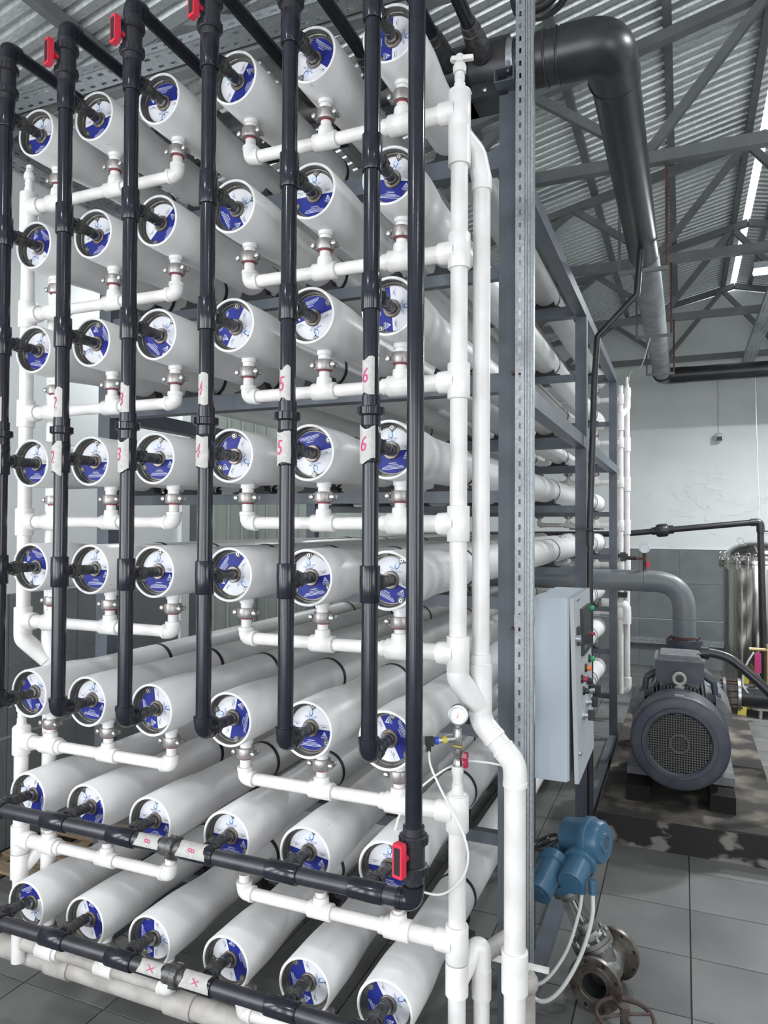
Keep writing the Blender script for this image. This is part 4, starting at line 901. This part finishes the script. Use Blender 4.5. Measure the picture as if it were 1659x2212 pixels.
obj('plug', MB().box((-.103, -.058, .107), (.034, .03, .034), Matrix.Rotation(.5, 3, 'Z')).box((-.106, -.06, .08), (.018, .018, .03), Matrix.Rotation(.5, 3, 'Z')).mesh('plug', M_BLK), sn)
obj('yellow_tie', MB().ring((0, 0, .085), (.1, .1, 1), .019, .003, 16, 6).mesh('yellow_tie', M_YEL), ga)
cbl = [(2.165, .085, 1.757), (2.172, .085, 1.70), (2.217, .07, 1.622), (2.267, .06, 1.546), (2.325, .05, 1.453), (2.343, .05, 1.365), (2.316, .06, 1.277), (2.248, .07, 1.203), (2.179, .08, 1.178), (2.09, .10, 1.185), (2.02, .11, 1.25), (2.0, .11, 1.33), (2.01, .12, 1.419), (2.041, .12, 1.492), (2.109, .13, 1.58), (2.201, .17, 1.656), (2.28, .21, 1.69), (2.36, .22, 1.696), (2.44, .25, 1.68), (2.46, .4, 1.6)]
tag(obj('sensor_cable', MB().sweep(spline(cbl, 5), .0048, 8).mesh('sensor_cable', M_CABLE)), 'white sensor cable hanging in a loop around the riser', 'cable')
# white tap handles low down behind the downpipe
tp = thing('ball_valve', 'white plastic ball valve with long lever behind the downpipe', 'valve', (2.48, .52, .62))
obj('body', MB().cyl((0, 0, -.3), (0, 0, .06), .04, 18).sphere((0, 0, .02), .055, 16, 8).mesh('valve_body', M_DIRTY), tp)
obj('lever', MB().prism([(-.17, -.012), (.10, -.010), (.10, .012), (-.17, .014)], .085, .103).cyl((0, 0, .05), (0, 0, .10), .014, 10).mesh('lever', M_WP2), tp)

# ================================================================== GATE VALVE WITH ELECTRIC ACTUATOR
gv = thing('gate_valve', 'stainless gate valve with blue electric actuator leaning on the floor', 'valve', (2.712, 1.60, .150))
LEAN = Matrix.Rotation(math.radians(-27), 3, 'Y'); ax = Vector((.20, 1.0, 0)).normalized()
FR_ = .148
def flange(c, d, name):
    mb = MB(); mb.lathe(c, d, [(0, .066), (0, .085), (-.004, .088), (-.004, .105), (0, .107), (0, FR_), (.026, FR_), (.028, .085), (.05, .078)], 40, caps=(False, False))
    mb.lathe(Vector(c), d, [(.0, .066), (.12, .062)], 32, 1, caps=(False, True))
    o = obj(name, mb.mesh(name, [M_VRUST, M_DARK]), gv); x, y, dd = basis(d)
    for k in range(8):
        a = k * PI / 4 + .39; q = Vector(c) + (x * math.cos(a) + y * math.sin(a)) * .127
        obj('bolt_hole', MB().cyl(q - dd * .0008, q + dd * .0268, .0115, 12).mesh('bolt_hole', M_DARK), o)
    return o
flange(ax * -.19, ax, 'flange'); flange(ax * .19, -ax, 'flange')
obj('body', MB().lathe(ax * -.17, ax, [(0, .078), (.08, .08), (.12, .092), (.22, .092), (.26, .08), (.34, .078)], 28, caps=(False, False)).lathe((0, 0, 0), LEAN @ Vector((0, 0, 1)), [(0, .085), (.10, .095), (.135, .10)], 28).mesh('valve_casting', M_VALVE), gv)
D = LEAN @ Vector((0, 0, 1))
def up(t_): return D * t_
obj('bonnet_flange', MB().lathe(up(.13), D, [(0, .118), (.022, .118), (.023, .112), (.026, .112), (.027, .118), (.05, .118), (.055, .08), (.085, .06)], 34).mesh('bonnet_flange', M_VALVE), gv)
bx_, by_, _ = basis(D)
for k in range(10):
    a = 2 * PI * k / 10; q = up(.115) + (bx_ * math.cos(a) + by_ * math.sin(a)) * .103
    obj('bonnet_bolt', MB().cyl(q, q + D * .095, .007, 8).cyl(q + D * .065, q + D * .08, .013, 6).mesh('bonnet_bolt', M_BOLT), gv)
for s_ in (-1, 1):
    p0 = up(.20) + by_ * s_ * .055; p1 = up(.43) + by_ * s_ * .045
    obj('yoke_arm', MB().bar(p0, p1, .045, .028).mesh('yoke_arm', M_VALVE), gv)
obj('gland', MB().lathe(up(.20), D, [(0, .045), (.05, .045), (.055, .06), (.07, .06), (.072, .03)], 18).mesh('gland', M_VALVE), gv)
obj('stem', MB().cyl(up(.22), up(.46), .016, 12).mesh('stem', M_BOLT), gv)
obj('yoke_top', MB().lathe(up(.41), D, [(0, .055), (.03, .06), (.035, .09), (.055, .09)], 28).mesh('yoke_top', M_VALVE), gv)
ac = obj('actuator', MB().lathe(up(.465), D, [(0, .09), (.02, .105), (.05, .105), (.06, .085), (.12, .085), (.14, .10), (.19, .105), (.205, .095), (.225, .07), (.245, .06)], 32).mesh('actuator_gearbox', M_BLUE), gv)
o_ = Vector((2.712, 1.60, .150))
def rel(x, y, z): return Vector((x, y, z)) - o_
obj('motor_can', MB().lathe(rel(2.385, 1.30, .648), rel(2.46, 1.56, .78) - rel(2.385, 1.30, .648), [(0, .070), (.004, .074), (.20, .074), (.205, .085), (.25, .09)], 32).lathe(rel(2.385, 1.30, .648), rel(2.385, 1.30, .648) - rel(2.46, 1.56, .78), [(0, .042), (.002, .041)], 24).mesh('motor_can', M_BLUE), ac)
obj('terminal_can', MB().lathe(rel(2.555, 1.34, .718), rel(2.60, 1.58, .80) - rel(2.555, 1.34, .718), [(0, .068), (.004, .072), (.15, .075), (.155, .092), (.185, .092), (.24, .08)], 32).mesh('terminal_can', M_BLUE), ac)
cv0 = rel(2.60, 1.62, .86); cvd = Vector((.92, -.35, .10)).normalized()
obj('control_cover', MB().lathe(cv0, cvd, [(-.12, .10), (0, .115), (.02, .13), (.05, .13), (.055, .12), (.10, .118), (.12, .105), (.125, .055), (.135, .052), (.135, .038), (.13, .036)], 36).mesh('control_cover', M_BLUE), ac)
obj('indicator_window', MB().lathe(cv0 + cvd * .131, cvd, [(0, .036), (.001, .036)], 24).mesh('indicator_window', mat('smoky_glass', (.05, .08, .11), .15)), ac)
cx_, cy_, _ = basis(cvd)
obj('nameplate', MB().box(cv0 + cvd * .121 + Vector((0, 0, -.075)) , (.004, .03, .045), Matrix((cvd, Vector((0, 0, 1)).cross(cvd).normalized(), cvd.cross(Vector((0, 0, 1)).cross(cvd)).normalized())).transposed()).mesh('nameplate', M_MOTORD), ac)
hwc = up(.74)
obj('handwheel', MB().ring(hwc, D, .085, .010, 28, 8).cyl(up(.70), up(.745), .03, 14).mesh('handwheel', M_BLK), ac)
for k in range(3):
    a = k * 2.1; obj('spoke', MB().cyl(up(.735), hwc + (bx_ * math.cos(a) + by_ * math.sin(a)) * .085, .008, 8).mesh('spoke', M_BLK), ac)
obj('cable_gland', MB().cyl(rel(2.665, 1.40, .735), rel(2.67, 1.39, .66), .022, 12).cyl(rel(2.61, 1.42, .69), rel(2.61, 1.42, .64), .020, 12).mesh('cable_gland', M_BLUE), ac)
tag(obj('actuator_cable', MB().sweep(spline([(2.61, 1.42, .65), (2.59, 1.42, .52), (2.527, 1.40, .313), (2.424, 1.38, .147), (2.333, 1.38, .091), (2.24, 1.38, .12), (2.15, 1.4, .2)], 8), .010, 10).mesh('actuator_cable', M_CABLE)), 'shorter white cable hanging from the blue actuator', 'cable')
tag(obj('actuator_cable', MB().sweep(spline([(2.67, 1.39, .67), (2.665, 1.38, .53), (2.608, 1.36, .328), (2.508, 1.33, .139), (2.406, 1.33, .045), (2.309, 1.34, .08), (2.2, 1.36, .15)], 8), .0115, 10).mesh('actuator_cable', M_CABLE)), 'longer white cable hanging from the blue actuator to the floor', 'cable')
# embossed size marking on the casting
em = MB(); nrm = Vector((.55, -.80, .25)).normalized(); ex = Vector((0, 0, 1)).cross(nrm).normalized(); ey = nrm.cross(ex)
c0 = ax * .0 + nrm * .0935 + Vector((.0, 0, .012))
for (txt, dy) in (('DN100', .018), ('25', -.030)): put_text(em, txt, .030, lambda px, py, dy=dy: tuple(c0 + ex * px + ey * (py + dy) + nrm * .004))
obj('cast_marking', em.mesh('cast_marking', M_BOLT), gv)
hw = thing('hand_wheel', 'rusty valve handwheel at the bottom edge beside the gate valve', 'handwheel', (2.845, 1.27, 0))
obj('rim', MB().ring((0, 0, .12), (0, 0, 1), .145, .012, 36, 8).mesh('rim', M_RUSTW), hw); obj('hub', MB().cyl((0, 0, 0), (0, 0, .17), .024, 12).mesh('hub', M_RUSTW), hw)
for k in range(4): a = k * PI / 2 + .5; obj('spoke', MB().cyl((0, 0, .13), (.145 * math.cos(a), .145 * math.sin(a), .12), .009, 8).mesh('spoke', M_RUSTW), hw)

# ================================================================== TRAYS, LAMPS, WALL CAMERA, CABLES
def tray(name, label, p0, axis, L_, wd, ht, holes_side=True, group='perforated cable trays'):
    """galvanised tray; base plate and two sides with real slots"""
    t = thing(name, label, 'cable tray', p0, group)
    X = Vector((1, 0, 0)) if axis == 'x' else Vector((0, 1, 0)); Yv = Vector((0, 1, 0)) if axis == 'x' else Vector((1, 0, 0)); Zv = Vector((0, 0, 1))
    def bx(mb, a0, a1, b0, b1, c0, c1):
        P = [X * a + Yv * b_ + Zv * c for a in (a0, a1) for b_ in (b0, b1) for c in (c0, c1)]
        mb.add(P, [(0, 1, 3, 2), (4, 6, 7, 5), (0, 4, 5, 1), (2, 3, 7, 6), (0, 2, 6, 4), (1, 5, 7, 3)])
    base = MB(); pit_ = .10; n = int(L_ / pit_); rows = max(2, int(wd / .06)); rw = wd / rows
    for q in range(rows + 1):
        bx(base, 0, L_, max(0, q * rw - rw * .36), min(wd, q * rw + rw * .36), 0, .0015)
    for q in range(rows):
        for k in range(n): 
            a = k * pit_ + (.05 if q % 2 else 0)
            bx(base, a, a + .055, q * rw + rw * .36, (q + 1) * rw - rw * .36, 0, .0015)
    obj('base_plate', base.mesh('tray_base', M_GALV), t)
    for s0 in (0, wd - .0015):
        sd = MB(); bx(sd, 0, L_, s0, s0 + .0015, 0, ht * .38); bx(sd, 0, L_, s0, s0 + .0015, ht * .60, ht)
        for k in range(n): bx(sd, k * pit_, k * pit_ + .05, s0, s0 + .0015, ht * .38, ht * .60)
        obj('side', sd.mesh('tray_side', M_GALV), t)
    return t
tray('cable_tray', 'galvanised perforated cable tray over the top vessels below the roof', (-1.62, .95, 5.76), 'x', 3.8, .17, .06)
tray('cable_tray', 'galvanised perforated cable tray along the top of the left wall', (-1.99, -1.5, 5.62), 'y', 9.5, .20, .06)
tray('cable_tray', 'galvanised perforated cable tray low on the tiled back wall', (1.9, 11.87, .45), 'x', 2.6, .11, .11)
tray('cable_tray', 'galvanised perforated cable tray rising at the right near the lamp', (4.12, 6.6, 5.66), 'y', 5.2, .20, .06)
dsk = thing('roof_duct', 'dark round duct opening high on the left wall', 'duct', (XL + .02, 2.45, 5.25), rot=(0, PI / 2, 0)); obj('rim', MB().lathe((0, 0, 0), (0, 0, 1), [(0, .26), (.05, .26), (.05, .24), (.01, .24)], 32).mesh('rim', M_DARK), dsk)
def lamp(x, y, z, label, power):
    t = thing('ceiling_lamp', label, 'lamp', (x, y, z), 'roof lamps')
    obj('housing', MB().b(-.16, .16, -.10, .10, .02, .09).mesh('lamp_housing', M_GALV), t); obj('diffuser', MB().b(-.15, .15, -.09, .09, 0, .02).mesh('lamp_diffuser', M_LAMP), t)
    obj('hanger', MB().cyl((0, 0, .09), (0, 0, 5.76 - z if z < 5.7 else .2), .008, 8).mesh('lamp_hanger', M_TRUSS), t)
    l = bpy.data.lights.new('lamp_light', 'AREA'); l.shape = 'RECTANGLE'; l.size = .32; l.size_y = .2; l.energy = power; l.color = (.93, .98, 1.0); l.spread = math.radians(170)
    o = bpy.data.objects.new('lamp_light', l); COL.objects.link(o); o.parent = t; o.location = (0, 0, -.01)
LP = [(-1.25, 3.0, 5.3, 'roof lamp over the aisle left of the rack, nearer one', 42), (-1.25, 7.5, 5.3, 'roof lamp over the aisle left of the rack, farther one', 55), (4.02, 6.2, 5.52, 'bright white lamp hanging at the right edge of the picture', 75), (4.05, 1.2, 5.52, 'roof lamp above the aisle, nearest to the camera side', 30), (6.8, 3.7, 5.52, 'roof lamp over the far right part of the room', 70), (5.6, 8.0, 5.50, 'roof lamp near the back wall', 330), (1.0, -3.2, 5.5, 'roof lamp above the space in front of the rack', 45), (5.0, -3.2, 5.5, 'roof lamp behind the camera on the right', 30)]
for q in LP: lamp(*q)
wc = thing('wall_camera', 'white dome surveillance camera on the back wall', 'camera', (3.752, 12.0, 4.35))
obj('mount', MB().cyl((0, 0, 0), (0, -.05, 0), .085, 24).mesh('mount', M_WP2), wc); obj('dome', MB().sphere((0, -.10, -.01), .09, 20, 10).mesh('dome', M_WP2), wc); obj('lens', MB().b(-.045, .045, -.215, -.15, -.075, -.005).mesh('lens', M_BLK), wc)
obj('conduit', MB().cyl((0, -.015, .06), (0, -.015, 1.05), .012, 8).mesh('conduit', M_WP2), wc)
tag(obj('hanging_cord', MB().sweep(spline([(4.19, 9.93, 5.05), (4.185, 9.7, 4.2), (4.17, 9.3, 3.4), (4.16, 8.93, 2.615)], 6), .005, 8).mesh('hanging_cord', mat('grey_cord', (.4, .41, .41), .6))), 'thin white cord hanging above the filter housing', 'cord')
tag(obj('antenna_wire', MB().sweep(spline([(2.78, 6.2, 4.9), (2.65, 6.8, 4.7), (2.50, 7.3, 4.75), (2.44, 7.55, 4.62)], 6), .006, 6).mesh('antenna_wire', M_CABLE)), 'thin white wire between roof pipe and far riser', 'wire')
cc = thing('cable_coil', 'coil of black cable hanging under the roof beside the strut', 'cable', (2.40, 1.2, 5.66))
for k in range(7): obj('loop', MB().ring((random.uniform(-.015, .015), .02 * k - .06, random.uniform(-.012, .012)), (.15 * random.uniform(-1, 1), 1, .1 * random.uniform(-1, 1)), .150 + random.uniform(-.015, .015), .0075, 28, 6).mesh('loop', M_RUB), cc)
# wooden board and pallet between the vessels and the left wall
pa = thing('wooden_pallet', 'weathered wooden pallet lying on the floor left of the rack', 'pallet', (-1.35, 1.6, 0))
for k in range(5): obj('board', MB().b(-.42, .42, -.5 + k * .22, -.38 + k * .22, .10, .122).mesh('board', M_WOOD), pa)
for k in range(3): obj('bearer', MB().b(-.40 + k * .36, -.30 + k * .36, -.5, .5, 0, .10).mesh('bearer', M_WOOD), pa)
